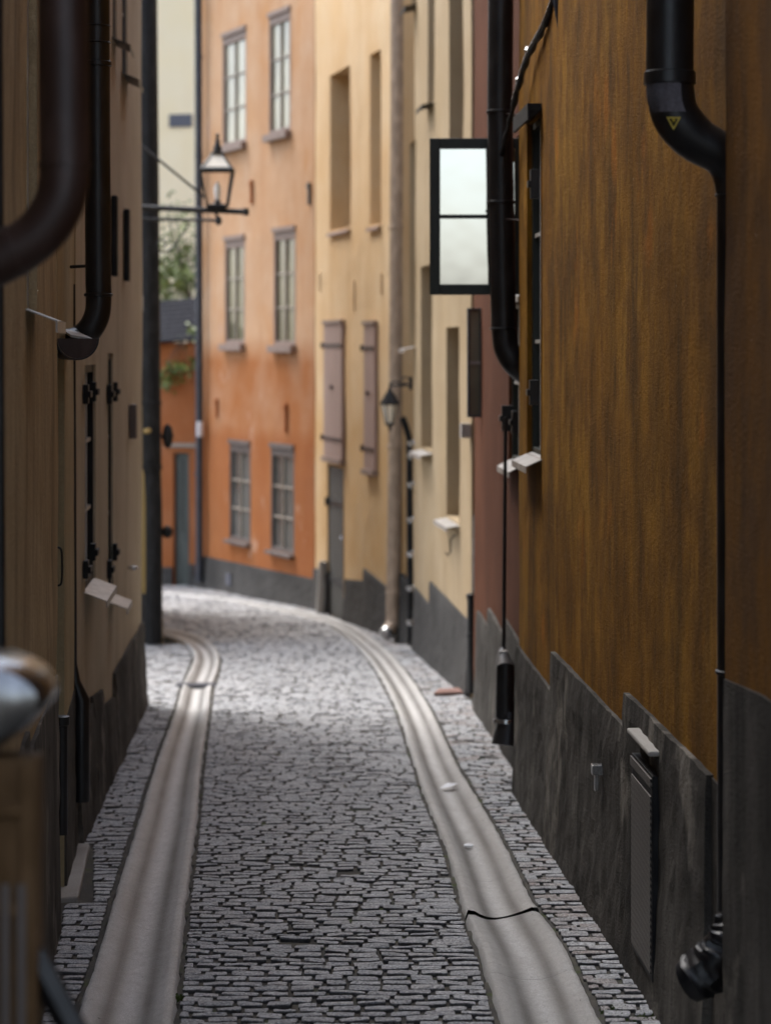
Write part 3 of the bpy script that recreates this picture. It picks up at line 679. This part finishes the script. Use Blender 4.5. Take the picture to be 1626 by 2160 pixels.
# right: nearest black pipe with S bend
Y = 8.57
pts = [PT(1413,-400,Y), PT(1413,0,Y), PT(1412,160,Y)]+curve([PT(1412,185,Y), PT(1424,243,Y), PT(1465,292,Y), PT(1518,325,Y), PT(1541,365,Y+.02), PT(1547,420,Y+.03)], 6)
k = len(pts); pts += [PT(1547,1000,Y+.03), PT(1548,1410,Y+.03), PT(1548,1960,Y+.03)]
rad = [.0865]*3+[.0865-.024*max(0,(i/(k-4))-.3)/.7 for i in range(k-3)]+[.0620]*3
t = downpipe('wide black drainpipe with S bend and crumpled shoe near the right edge', pts, rad, 'black_metal', [(PT(1412,165,Y), .087, .05), (PT(1547,412,Y+.03), .0625, .012), (PT(1548,1418,Y+.03), .0625, .02)])
def on_pipe(dx, py, r_, cx=1412): # point on the tube's street side
    c = PT(cx, py, Y); return c
m = MB(); vs = []; cc = PT(1412, 200, Y)
for j in range(9):
    for i in range(9):
        a = R(-170+100*i/8); zz = EYE-((178+62*j/8)-HY)/F*Y
        ctr = PT(1412+ (0 if j < 2 else (j-2)**2*.28), 185, Y); vs.append((ctr.x+math.cos(a)*.0885, ctr.y+math.sin(a)*.0885, zz))
m.add(vs, [(j*9+i, j*9+i+1, (j+1)*9+i+1, (j+1)*9+i) for j in range(8) for i in range(8)]); m.build('torn_sticker', 'sticker', t, smooth=True)
def tri(cx, cy, r0, r1, y):
    m = MB(); a0 = [R(90), R(210), R(330)]; vs = []
    for r_ in (r0, r1):
        for a in a0: vs.append(PT(cx+r_*math.cos(a)*.95, cy+r_*math.sin(a), y))
    for r_ in (r0, r1):
        for a in a0: vs.append(PT(cx+r_*math.cos(a)*.95, cy+r_*math.sin(a), y)+Vector((0,.004,0)))
    fs = [(i,(i+1)%3,3+(i+1)%3,3+i) for i in range(3)]+[(6+i,6+(i+1)%3,9+(i+1)%3,9+i) for i in range(3)]+[(i,(i+1)%3,6+(i+1)%3,6+i) for i in range(3)]
    m.add(vs, fs); return m
m = tri(1420, 256, 19, 12, Y-.095); p = PT(1420,254,Y-.095); m.lathe(p, [(.004,-.006),(.0065,0),(.004,.006)], 8); m.build('warning_triangle', 'sign_yellow', t)
m = MB(); pp = curve([PT(1550,1935,Y-.06), PT(1538,1975,Y-.09), PT(1518,2020,Y-.10), PT(1470,2062,Y-.08)], 9)
rr_ = [.058+.004*math.sin(i*1.9)+.034*i/len(pp) for i in range(len(pp))]
m.tube(pp, rr_, 18)
for i, v in enumerate(m.v): v += Vector((noise.noise(v*22), noise.noise(v*22+Vector((5,0,0))), noise.noise(v*22+Vector((9,0,0)))))*.022
m.build('crumpled_shoe', 'black_metal', t, smooth=True)
for f in (3, 8, 13):
    m = MB(); m.tube([pp[f], pp[f+1]], [rr_[f]+.012, rr_[f]+.010], 18); m.build('fold_ring', 'black_metal', t, smooth=True)
m = MB(); m.tube([PT(1475,2058,Y-.08), PT(1452,2070,Y-.06)], [.085,.078], 14, cap=True); m.build('shoe_mouth', 'satin_black', t, smooth=True)
# taupe pipe on the yellow house
Y = 28.35
pts = [PT(838,-200,Y), PT(838,200,Y), PT(834,900,Y), PT(829,1290,Y)]+curve([PT(829,1300,Y), PT(827,1318,Y-.03), PT(816,1334,Y-.12)], 5)
t = downpipe('taupe painted drainpipe with kicked out foot on the apricot yellow house', pts, .085, 'taupe_pipe', [(PT(832.5,942,Y), .087, .05), (PT(836,480,Y), .087, .05), (PT(830,1250,Y), .087, .04)])
m = MB(); m.tube([PT(817,1333,Y-.14), PT(812,1338,Y-.17)], .085, 16); m.build('shoe', 'steel', t, smooth=True)
# black pipe with silver clamps
Y = 27.55
t = downpipe('thin black pipe with silver clamps between the yellow and tan houses', [PT(848,880,Y), PT(856,900,Y), PT(863,925,Y), PT(866,1355,Y)], .038, 'satin_black', cat='pipe')
for y_ in (935, 962, 1022, 1096, 1168, 1240, 1312):
    m = MB(); m.tube([PT(864,y_-5,Y), PT(868,y_+6,Y)], .048, 12); m.build('clamp', 'steel', t, smooth=True)
# tan/red boundary pipe
Y = 22.0
t = downpipe('short black standpipe in front of the joint of tan and red walls', [PT(994,1252,Y), PT(995,1330,Y), PT(996,1462,Y)], [.040,.045,.05], 'black_metal', [(PT(994,1258,Y), .042, .05), (PT(995,1340,Y), .046, .05)])
m = MB(); m.tube([PT(1000,1088,Y), PT(999,1250,Y)], .012, 8); m.build('upper_conduit', 'zinc', t, smooth=True)

# ================================================================== LANTERNS
def lantern(parent, c, s, solid_top=False):
    """square street lantern; c = centre of its base, s = overall height"""
    c = Vector(c); k = s
    bw, tw, h0, h1 = .13*k, .205*k, .04*k, .52*k        # half widths
    m = MB()
    def bar(a, b, r): m.tube([a, b], r, 4)
    bot = [c+Vector((x*bw, y*bw, h0)) for x, y in ((-1,-1),(1,-1),(1,1),(-1,1))]; top = [c+Vector((x*tw, y*tw, h1)) for x, y in ((-1,-1),(1,-1),(1,1),(-1,1))]
    rtop = [c+Vector((x*.065*k, y*.065*k, .72*k)) for x, y in ((-1,-1),(1,-1),(1,1),(-1,1))]
    for i in range(4):
        bar(bot[i], top[i], .014*k); bar(top[i], top[(i+1)%4], .024*k); bar(bot[i], bot[(i+1)%4], .016*k); bar(top[i], rtop[i], .013*k)
    m.lathe(c, [(.05*k,0),(.11*k,.01*k),(bw*1.15,.03*k),(bw*1.1,.05*k),(.05*k,.08*k),(.03*k,.13*k)], 12)
    m.build('frame', 'black_metal', parent)
    m = MB(); m.lathe(c, [(.07*k,.715*k),(.10*k,.72*k),(.10*k,.745*k),(.055*k,.76*k),(.06*k,.80*k),(.035*k,.86*k),(.03*k,.90*k),(.045*k,.915*k),(.012*k,.93*k),(.028*k,.96*k),(.026*k,.985*k),(.004*k,1.0*k)], 12)
    m.build('finial', 'black_metal', parent, smooth=True)
    gi = MB(); e = .93
    b2 = [c+(p-c)*1.0 for p in bot]; 
    for i in range(4):
        j = (i+1)%4; a0, a1, a2, a3 = [c+Vector(((p-c).x*e, (p-c).y*e, (p-c).z)) for p in (bot[i], bot[j], top[j], top[i])]
        gi.add([a0,a1,a2,a3], [(0,1,2,3)])
    gi.build('glass_pane', 'clear', parent)
    gr = MB()
    for i in range(4):
        j = (i+1)%4; a0, a1, a2, a3 = [c+Vector(((p-c).x*.96, (p-c).y*.96, (p-c).z)) for p in (top[i], top[j], rtop[j], rtop[i])]
        gr.add([a0,a1,a2,a3], [(0,1,2,3)])
    gr.build('lantern_roof', 'satin_black' if solid_top else 'frost', parent)
    m = MB(); m.lathe(c, [(.02*k,.09*k),(.035*k,.13*k),(.045*k,.20*k),(.05*k,.27*k),(.03*k,.33*k),(.008*k,.36*k)], 12); m.build('lamp', 'bulb', parent, smooth=True)
Y = 26.2
t = thing('street_lantern', PT(300, 445, Y), 'large black four sided glass lantern standing on a long wall bracket at left', 'street lantern')
m = MB(); m.tube([PT(292,437,Y), PT(520,447,Y)], .032, 10); m.lathe(PT(519,447,Y), [(.03,-.04),(.04,0),(.03,.04)], 8); m.tube([PT(292,462,Y), PT(462,465,Y)], .016, 8)
m.tube([PT(455,447,Y), PT(462,470,Y)], .018, 8); m.lathe(PT(461,466,Y), [(.01,-.05),(.04,-.02),(.04,.02),(.02,.05)], 10)
m.build('bracket_arm', 'black_metal', t, smooth=True)
m = MB(); m.tube([PT(290,300,Y), PT(432,416,Y)], .014, 8); m.build('stay_rod', 'black_metal', t, smooth=True)
m = MB(); m.tube(curve([PT(352+48,470,Y), PT(380,500,Y), PT(358,528,Y), PT(338,530,Y), PT(332,515,Y), PT(342,506,Y), PT(350,515,Y), PT(344,522,Y)], 6), .010, 6); m.build('scroll', 'black_metal', t, smooth=True)
lantern(t, PT(459, 441, Y), 160/F*Y*1.0)
Y = 27.4
t = thing('street_lantern', PT(866, 815, Y), 'small black lantern hanging from a short scrolled bracket by the taupe pipe', 'street lantern')
m = MB(); m.tube([PT(868,812,Y), PT(822,814,Y)], .014, 8); m.tube([PT(866,795,Y), PT(866,822,Y)], .022, 8)
m.tube(curve([PT(864,797,Y), PT(852,796,Y), PT(846,803,Y), PT(852,810,Y), PT(858,804,Y)], 5), .010, 6); m.tube(curve([PT(846,812,Y), PT(838,805,Y), PT(828,806,Y), PT(822,812,Y), PT(822,824,Y)], 5), .012, 6)
m.build('bracket_arm', 'black_metal', t, smooth=True)
# tapering six sided hanging lantern
c = PT(822, 880, Y); k = 1/F*Y
m = MB(); m.lathe(c, [(3*k,62*k),(5*k,56*k),(9*k,50*k),(17*k,36*k),(20.5*k,30*k),(20.5*k,27*k),(17*k,26*k)], 6); m.build('lantern_roof', 'satin_black', t)
m = MB()
for i in range(6):
    a = math.pi*2*i/6; m.tube([c+Vector((math.cos(a)*17*k, math.sin(a)*17*k, 27*k)), c+Vector((math.cos(a)*8.5*k, math.sin(a)*8.5*k, -14*k))], 1.5*k, 5)
m.lathe(c, [(2*k,-30*k),(3*k,-24*k),(5*k,-18*k),(10*k,-16*k),(10*k,-12.5*k),(6*k,-12*k)], 10); m.build('frame', 'black_metal', t)
m = MB(); m.lathe(c, [(8*k,-12*k),(16*k,26*k)], 6); m.build('glass_pane', 'frost', t)
# little round wall lamps at the bend
for (px, py, lab, hh) in ((350, 920, 'dark oval wall lamp on the mustard corner, higher of two', .17), (349, 1122, 'dark small wall lamp on the mustard corner, lower of two', .09)):
    t = thing('wall_lamp', PT(px, py, 27.8), lab, 'wall lamp')
    m = MB(); m.lathe(PT(px+4, py, 27.8), [(.01,-hh*.85),(.05,-hh*.6),(.07,0),(.05,hh*.6),(.01,hh*.85)], 14); m.build('lamp_body', 'satin_black', t, smooth=True)
    m = MB(); m.tube([PT(px-14, py, 27.8), PT(px+2, py, 27.8)], .015, 8); m.build('arm', 'satin_black', t)
m = MB(); p = L3.P(L3.u(281,.06), .06, L3.z(281,1174)); m.lathe(p, [(.012,-.02),(.045,-.005),(.045,.012),(.01,.02)], 12)
tag(m.build('wall_bell', 'steel', smooth=True, origin=p), 'tiny silver cap on the taupe wall left of the tall black pipe', 'wall fitting')

# ================================================================== FOREGROUND CABINET (blurred, bottom left)
Y = 5.0
t = thing('menu_cabinet', (-.88, Y, gz(Y)), 'blurred brown display cabinet with rounded steel hood at the lower left edge', 'display cabinet')
def XZ(px, py): p = PT(px, py, Y); return p.x, p.z
x1, ztop = XZ(80, 1600); x0 = x1-.30; zb = XZ(78, 2140)[1]
M['bronze'] = metal('bronze_cabinet_paint', (.085,.046,.018), .6, spec=.2)
m = MB(); m.box((x0, Y, zb-.9), (x1, Y+.10, ztop)); m.build('body', 'bronze', t, bevel=.006)
m = MB()
for a, b in ((x0, x0+.03), (x0+.13, x0+.155), (x1-.034, x1)): m.box((a, Y-.02, zb-.6), (b, Y-.001, ztop-.01))
for z in (ztop-.12, ztop-.33): m.box((x0+.03, Y-.018, z), (x1-.034, Y-.002, z+.03))
m.build('frame', 'bronze', t, bevel=.003)
m = MB(); m.box((x0+.031, Y-.008, zb-.59), (x1-.035, Y-.004, ztop-.13)); m.build('panel', 'bronze', t)
for a_, b_ in ((8, 24), (42, 58)):
    xa = XZ(a_, 0)[0]; xb = XZ(b_, 0)[0]; m = MB(); m.box((xa, Y-.0265, zb-.4), (xb, Y-.0215, ztop-.26)); m.build('pale_strip', 'grey_frame', t)
m = MB(); hp = [(-200,1378),(-80,1380),(0,1388),(45,1403),(80,1425),(100,1448),(105,1470),(96,1494),(70,1525),(30,1556),(0,1575),(-80,1610),(-200,1640)]
cxh, czh = XZ(-60, 1500); vs = []; secs = [(-.07,.30),(-.068,.70),(-.055,.90),(-.03,.975),(0,1.0),(.16,1.0),(.20,.9)]
for dy, k in secs:
    for q in hp: x, z = XZ(*q); vs.append((cxh+(x-cxh)*k, Y+dy, czh+(z-czh)*k))
nh = len(hp); fs = [(r*nh+i, r*nh+(i+1)%nh, (r+1)*nh+(i+1)%nh, (r+1)*nh+i) for r in range(len(secs)-1) for i in range(nh)]+[tuple(range(nh)), tuple(range((len(secs)-1)*nh, len(secs)*nh))]
m.add(vs, fs); m.build('hood', metal('polished_hood', (.20,.20,.205), .2, met=.95), t, smooth=True)
m = MB(); a = PT(70, 2010, Y+.05); b = PT(185, 2230, Y+.05); m.tube([a, a.lerp(b,.5), b], .032, 6); m.tube([b, Vector((b.x, b.y, gz(Y)))], .024, 6); m.build('brace', 'black_metal', t, smooth=False)
m = MB(); m.box((x0+.02, Y+.02, gz(Y)), (x0+.07, Y+.08, zb-.85)); m.box((x1-.09, Y+.02, gz(Y)), (x1-.04, Y+.08, zb-.85)); m.build('leg', 'black_metal', t)

# ================================================================== GROUND
def poly(pts): return [G(*p) for p in pts]
LGl = [(-40,2790),(60,2430),(159,2143),(203,2018),(237,1899),(267,1804),(294,1720),(311,1662),(338,1581),(369,1500),(384,1448),(400,1412),(409,1388),(402,1370),(380,1352),(340,1338),(270,1326)]
LGr = [(330,2790),(350,2430),(372,2143),(382,2040),(392,1940),(409,1804),(419,1720),(426,1635),(436,1551),(443,1500),(450,1448),(462,1415),(465,1390),(456,1368),(430,1348),(380,1332),(290,1318)]
RGl = [(1230,2790),(1120,2400),(1053,2159),(1014,2021),(992,1965),(970,1900),(940,1795),(891,1672),(868,1600),(837,1500),(794,1416),(745,1356),(690,1316),(600,1293),(500,1272),(400,1258),(300,1252)]
RGr = [(1560,2790),(1375,2400),(1271,2157),(1197,2008),(1160,1950),(1125,1905),(1068,1785),(1010,1687),(965,1613),(911,1500),(860,1420),(805,1362),(722,1312),(625,1288),(515,1268),(405,1255),(300,1249)]
def edge_fn(pts):
    P_ = poly(pts); ys = [p.y for p in P_]; xs = [p.x for p in P_]
    k = 1
    while k < len(ys) and ys[k] > ys[k-1]: k += 1
    return lambda y: float(np.interp(y, ys[:k], xs[:k]))
fLl, fLr, fRl, fRr = edge_fn(LGl), edge_fn(LGr), edge_fn(RGl), edge_fn(RGr)
def surf(x, y):
    """street surface height: slope plus gentle unevenness"""
    return gz(y)+.012*noise.noise(Vector((x*1.3, y*.9, 0)))+.006*noise.noise(Vector((x*4, y*4, 3)))
ykink = G(409,1388).y
def soil_depth(x, y):
    if y > ykink-.3: return .07
    for f0, f1 in ((fLl, fLr), (fRl, fRr)):
        if f0(y)+.03 < x < f1(y)-.03: return .09
    return float(np.interp(y, [12, 18], [.016, .007]))
m = MB(); nx, ny = 200, 700; ids = []
for j in range(ny+1):
    y = 1+ (60-1)*(j/ny)
    for i in range(nx+1):
        x = -4+8*i/nx; m.v.append(Vector((x, y, surf(x, y)-soil_depth(x, y)+.006*noise.noise(Vector((x*9,y*9,1))))))
for j in range(ny):
    for i in range(nx): a = j*(nx+1)+i; m.f.append((a, a+1, a+nx+2, a+nx+1))
tag(m.build('ground', 'soil', smooth=True), kind='structure')
m = MB(); m.add([(-150,-60,2.0),(150,-60,2.0),(150,1,-.12),(-150,1,-.12),(150,300,-11.4),(-150,300,-11.4)], [(0,1,2,3),(3,2,4,5)])
for v in m.v: v.z -= .16
tag(m.build('terrain', 'soil'), kind='structure')

def setts(name, regions, dens_far=True):
    """regions: list of (y0,y1,left_fn,right_fn,width,pitch,warmth,skip_fn)"""
    V = []; Fc = []; T = []; Wm = []; nb = 0
    K = 10
    base_ang = np.array([0.0,.34,.5,.66,1.0,1.34,1.5,1.66])  # unused spacing helper
    # outline of a stone (unit rectangle, rounded corners)
    out = np.array([(-1,-.75),(-.9,-1),(0,-1),(.9,-1),(1,-.75),(1,.75),(.9,1),(0,1),(-.9,1),(-1,.75)])*.5
    for (y0, y1, lf, rf, wd, pt, warm, slant) in regions:
        y = y0; row_i = 0
        while y < y1:
            p_ = pt*rng.uniform(.90, 1.12)
            yc = y+p_/2; a, b = lf(yc), rf(yc); y += p_
            if b-a < .04: continue
            row_i += 1; cuts = [a]; x = a+wd*((.5 if row_i % 2 else 1.0)+rng.uniform(-.2, .2))
            while x < b-wd*.4: cuts.append(x); x += wd*rng.uniform(.78, 1.25)
            cuts.append(b)
            for xa, xb in zip(cuts[:-1], cuts[1:]):
                w_ = xb-xa; xc = (xa+xb)/2
                if rng.random() < .006: continue
                hw, hd = w_-rng.uniform(.010,.024), p_-rng.uniform(.030,.043)*min(1, p_/.087)*float(np.interp(yc, [13, 20], [1, .55]))
                oy = slant*(xc-(a+b)/2)+rng.normal(0, .0018); rot = rng.normal(0, .018)
                ox = out[:,0]*hw+rng.normal(0, .0026, K); oyy = out[:,1]*hd+rng.normal(0, .0018, K)
                c_, s_ = math.cos(rot), math.sin(rot)
                X = ox*c_-oyy*s_; Yv = ox*s_+oyy*c_
                z0 = surf(xc, yc)+rng.normal(0, .0022); tx, ty = rng.normal(0, .03), rng.normal(0, .045)
                r1 = np.stack([xc+X*.9, yc+oy+Yv*.82, np.full(K, z0-.05)], 1)
                r2 = np.stack([xc+X, yc+oy+Yv, z0-.005+X*tx+Yv*ty+rng.normal(0,.0012,K)], 1)
                r3 = np.stack([xc+X*.97, yc+oy+Yv*.93, z0+X*tx+Yv*ty+rng.normal(0,.0014,K)], 1)
                r4 = np.stack([xc+X*.5, yc+oy+Yv*.45, z0+.0015+X*tx+Yv*ty+rng.normal(0,.0018,K)], 1)
                V.append(np.concatenate([r1, r2, r3, r4])); tt = rng.random(); T.append(np.full(4*K, tt)); Wm.append(np.full(4*K, warm*rng.random() if rng.random() < .5 else 0.0))
                for r_ in range(3):
                    for k in range(K):
                        k2 = (k+1) % K; Fc.append((nb+r_*K+k, nb+r_*K+k2, nb+(r_+1)*K+k2, nb+(r_+1)*K+k))
                Fc.append(tuple(nb+3*K+k for k in range(K))); nb += 4*K
    V = np.concatenate(V); me = bpy.data.meshes.new(name); me.from_pydata(V.tolist(), [], Fc)
    for nm, arr in (('tone', np.concatenate(T)), ('warm', np.concatenate(Wm)), ('dirt_shade', np.tile(np.repeat([1.0,.85,0.05,0.0], K), len(T)))):
        at = me.attributes.new(nm, 'FLOAT', 'POINT'); at.data.foreach_set('value', arr.astype(np.float32))
    me.materials.append(M['sett']); me.update()
    me.polygons.foreach_set('use_smooth', [True]*len(me.polygons)); me.set_sharp_from_angle(angle=R(50))
    o = bpy.data.objects.new(name, me); C.objects.link(o); print(name, nb//40, 'stones')
    return tag(o, kind='structure')
def wall_x(walls):
    def f(y):
        for W_ in walls:
            a, b = W_.A.y, W_.B.y
            if min(a,b) <= y <= max(a,b): return W_.A.x+(y-W_.A.y)/(W_.B.y-W_.A.y)*(W_.B.x-W_.A.x)
        return None
    return f
lw = wall_x([L1, L2, L3]); rw = wall_x([R0, R1, RED, TAN, YEL, ORA])
ykink = G(409,1388).y
def left_wall(y): v = lw(y); return (v if v is not None else (-2.25 if y < 22 else (-3.3 if y < 28 else -9.0)))+.02
def right_wall(y):
    v = rw(y)
    if v is None: v = rw(y-.2) or rw(y+.6) or (1.3 if y < 5 else .3)
    return v-.02
def road_l(y): 
    if y < ykink: return fLr(y)+.012
    # past the kink the gutter swings left
    P_ = poly(LGr)[-6:]; ys = [p.y for p in P_]; xs = [p.x for p in P_]
    return float(np.interp(y, ys, xs)) if y < ys[-1] else -9.0
def road_r(y): return fRl(y)-.012
setts('cobbled_road', [(6.2, 40.5, road_l, road_r, .138, .092, .15, .02)])
setts('right_pavement', [(6.2, 34.0, lambda y: fRr(y)+.012, right_wall, .145, .098, .8, .06), (34.0, 39.0, lambda y: fRr(y)+.012, lambda y: right_wall(y), .16, .12, .5, 0)])
slab_y = (G(155,1900).y, G(155,1783).y)
def lp_l(y):
    v = left_wall(y)
    if slab_y[0]-.02 < y < slab_y[1]+.02: v = max(v, (195-CX)/F*y)
    return v
setts('left_pavement', [(6.2, ykink, lp_l, lambda y: fLl(y)-.012, .15, .095, .25, -.03), (ykink, 27.8, left_wall, lambda y: float(np.interp(y, [p.y for p in poly(LGl)[-5:]], [p.x for p in poly(LGl)[-5:]]))-.01, .2, .12, .2, 0)])

def gutter(name, Lp, Rp, seed, label=None, breaks=(), dip=.038, flip=False):
    Lc, Rc = [], []
    for a, b in zip(poly(Lp), poly(Rp)): Lc.append(a); Rc.append(b)
    Lc, Rc = curve(Lc, 40), curve(Rc, 40); NP = 24
    S = [0]
    for i in range(1, len(Lc)): S.append(S[-1]+(((Lc[i]+Rc[i])-(Lc[i-1]+Rc[i-1]))/2).length)
    rnd = random.Random(seed); V = []; Fs = []; A = []; prev = None; nxt = 1.0; off = 0; tilt = 0; prevy = 0; boff = 0
    for i in range(len(Lc)):
        gap = False
        yy_ = ((Lc[i]+Rc[i])/2).y
        brk = any(prevy < bb <= yy_ for bb in breaks) if i and yy_ > prevy else any(yy_ < bb <= prevy for bb in breaks) if i else False
        prevy = yy_
        if S[i] > nxt: gap = True; nxt = S[i]+rnd.uniform(1.4, 2.6); off = rnd.uniform(-.003,.003); tilt = rnd.uniform(-.002,.002)
        if brk: gap = True; boff = .022
        else: boff *= .93
        cw = rnd.uniform(-5, 5)
        row = []
        for k in range(NP+1):
            f = k/NP; p = Lc[i].lerp(Rc[i], f); c = (f-.5)*2
            t_ = max(0, 1-(abs(c)/.74)**2.2); d = dip*t_
            ripple = -.007*math.exp(-((abs(c)-.80)/.09)**2)
            z = gz(p.y)+.014-d+off+tilt*c+boff*(.25+.75*abs(c)**1.5)+.004*noise.noise(Vector((p.x*3, p.y*1.5, seed)))-ripple*.0
            if k in (0, NP): z -= .05
            dirt_shade = math.exp(-((abs(c)-.40)/.15)**2)  # grimy side bands, the hollow's shade painted in as well
            row.append(len(V)); V.append((p.x+.008*noise.noise(Vector((p.x*8,p.y*6,5)))*(k in (0,1,NP-1,NP)), p.y+sum(.05*math.exp(-((p.y-b_)/.35)**2)*math.sin(c*3+.5) for b_ in breaks)+.03*noise.noise(Vector((p.x*6, nxt*3.3, seed)))*(1 if 0 else 0), z)); A.append(dirt_shade)
        if prev and gap:
            nr = []
            for k in range(NP+1):
                q = V[prev[k]]; c = (k/NP-.5)*2; nr.append(len(V)); V.append((q[0], q[1]+(.0025 if not brk else .016), q[2]+((.022*(.25+.75*abs(c)**1.5)) if brk else 0))); A.append(A[prev[k]])
            for k in range(NP): Fs.append((nr[k], nr[k+1], row[k+1], row[k]))
        if prev and not gap:
            for k in range(NP): Fs.append((prev[k], prev[k+1], row[k+1], row[k]))
        prev = row
    me = bpy.data.meshes.new(name); me.from_pydata(V, [], Fs); at = me.attributes.new('prof', 'FLOAT', 'POINT'); at.data.foreach_set('value', np.array(A, np.float32))
    ap = me.attributes.new('polish_sheen', 'FLOAT', 'POINT'); pc = np.tile((np.arange(NP+1)/NP-.5)*2, len(A)//(NP+1)); ap.data.foreach_set('value', (np.exp(-(pc/.16)**2)*.8).astype(np.float32))
    me.materials.append(M['gutter']); me.update(); me.polygons.foreach_set('use_smooth', [True]*len(me.polygons))
    o = bpy.data.objects.new(name, me); C.objects.link(o); return tag(o, kind='structure')
gutter('left_gutter', LGl, LGr, 3)
yb_ = G(1060, 1930).y
gutter('right_gutter', RGl, RGr, 8, breaks=(yb_,))
# drain grate across the left gutter
m = MB(); a, b = G(372,1446), G(458,1446); m.box((a.x, a.y-.10, a.z-.03), (b.x, a.y+.10, a.z+.018))
tag(m.build('drain_grate', 'blue_metal', bevel=.01, origin=a), 'narrow dark iron drain grate across the left gutter before its bend', 'drain grate')
# doorstep slab
m = MB(); a = [G(118,1902), G(166,1898), G(190,1786), G(128,1784)]
m.hexa([p+Vector((0,0,-.05)) for p in a]+[p+Vector((0,0,.02)) for p in a])
tag(m.build('doorstep', 'slab', bevel=.01, origin=a[0]), 'pale worn stone doorstep slab on the left pavement by the wall', 'doorstep')
# litter and weeds
a = G(945,1660); m = MB(); m.add([a+Vector((-.06,-.04,.0)), a+Vector((.02,-.06,.012)), a+Vector((.07,.03,.02)), a+Vector((-.02,.07,.006)), a+Vector((.0,.0,.03))], [(0,1,4),(1,2,4),(2,3,4),(3,0,4)])
tag(m.build('paper_scrap', 'paper', origin=a), 'crumpled white paper scrap lying in the right gutter', 'paper scrap')
a = G(988,1782); m = MB(); m.lathe(a+Vector((0,0,-.012)), [(.025,0),(.03,.012),(.022,.016),(.01,.010)], 14)
tag(m.build('bottle_cap', 'paper', smooth=True, origin=a), 'tiny round pale bottle cap in the right gutter', 'bottle cap')
def tuft(px, py, n, h_, s):
    a = G(px, py); m = MB()
    for i in range(n):
        ang = random.random()*6.28; r_ = random.random()*s; b = a+Vector((math.cos(ang)*r_, math.sin(ang)*r_*1.6, -.02)); d = Vector((random.uniform(-1,1)*.02, random.uniform(-1,1)*.02, h_*.5*random.uniform(.4,1.1)+.014)); sd_ = Vector((.005,.002,0))
        m.add([b-sd_, b+sd_, b+d*.6+sd_*1.4, b+d, b+d*.6-sd_*1.4], [(0,1,2,3,4)])
    return m
M['grass'] = N('weed_green').fin((.055,.085,.014), .7)
allm = MB()
for px, py, n, h_, s in ((1290,2130,40,.035,.06),(1360,2150,50,.03,.08),(910,1500,16,.03,.04),(975,1548,16,.03,.04),(1010,1600,16,.03,.04),(263,1663,16,.02,.03),(372,2100,20,.02,.03),(1060,2100,14,.02,.03),(880,1660,10,.02,.03),(855,1850,12,.015,.04)):
    q = tuft(px, py, n, h_, s); allm.add(q.v, q.f)
tag(allm.build('weeds', 'grass'), 'small green weeds growing in joints between the cobbles', 'weeds', kind='stuff')

# ================================================================== TREE behind the low wall
tb = PT(400, 740, 43.5); tb.z = gz(43.5)
t = thing('tree', tb, 'thin sparse young leaved tree behind the low orange wall', 'tree')
m = MB(); leaves = MB(); rnd = random.Random(5)
def limb(p, q, r0, r1):
    mid = p.lerp(q, .5)+Vector((rnd.uniform(-.1,.1), rnd.uniform(-.1,.1), rnd.uniform(-.05,.1))); m.tube(curve([p, mid, q], 4), [r0+(r1-r0)*i/8 for i in range(9)], 7)
def leafs(c, n, s):
    for _ in range(n):
        p = c+Vector((rnd.gauss(0,s), rnd.gauss(0,s), rnd.gauss(0,s*.9))); a = Vector((rnd.uniform(-1,1), rnd.uniform(-1,1), rnd.uniform(-1,1))).normalized()
        b = a.cross(Vector((rnd.uniform(-1,1), rnd.uniform(-1,1), rnd.uniform(-1,1)))).normalized(); L = rnd.uniform(.04,.075)
        leaves.add([p-a*L, p+b*L*.45, p+a*L, p-b*L*.45], [(0,1,2,3)])
top = PT(398, 620, 43.5); limb(tb, PT(402, 720, 43.5), .07, .055); limb(PT(402,720,43.5), top, .055, .04)
for px, py, dy, n in ((352,440,0,22),(372,455,.4,40),(388,480,-.3,40),(360,500,.2,45),(345,590,-.2,170),(365,560,.3,190),(390,585,-.4,150),(352,640,.4,120),(400,540,.2,70),(372,535,0,70),(410,520,.5,40),(335,620,.5,120),(425,600,.2,60)):
    q = PT(px, py, 43.5+dy); limb(top.lerp(PT(402,720,43.5), rnd.random()*.6), q, .022, .006); leafs(q, n, .17); leafs(top.lerp(q,.6), n//4, .16)
m.build('trunk', 'bark', t, smooth=True); leaves.build('crown', 'leaf', t)
# climbing twigs against the low wall
t = thing('climbing_plant', LOW.P(LOW.len-.6,.1,gz(39)), 'sparse green climbing plant hanging on the low orange wall', 'plant')
m = MB(); leaves = MB()
for px, py, n in ((355,790,50),(372,770,45),(395,775,35),(350,810,25),(405,700,20)):
    y = LOW.y(px)-.15; q = PT(px, py, y); limb(PT(385,716,y), q, .008, .004); leafs(q, n, .09)
m.build('stem', 'bark', t, smooth=True); leaves.build('foliage', 'leaf', t)
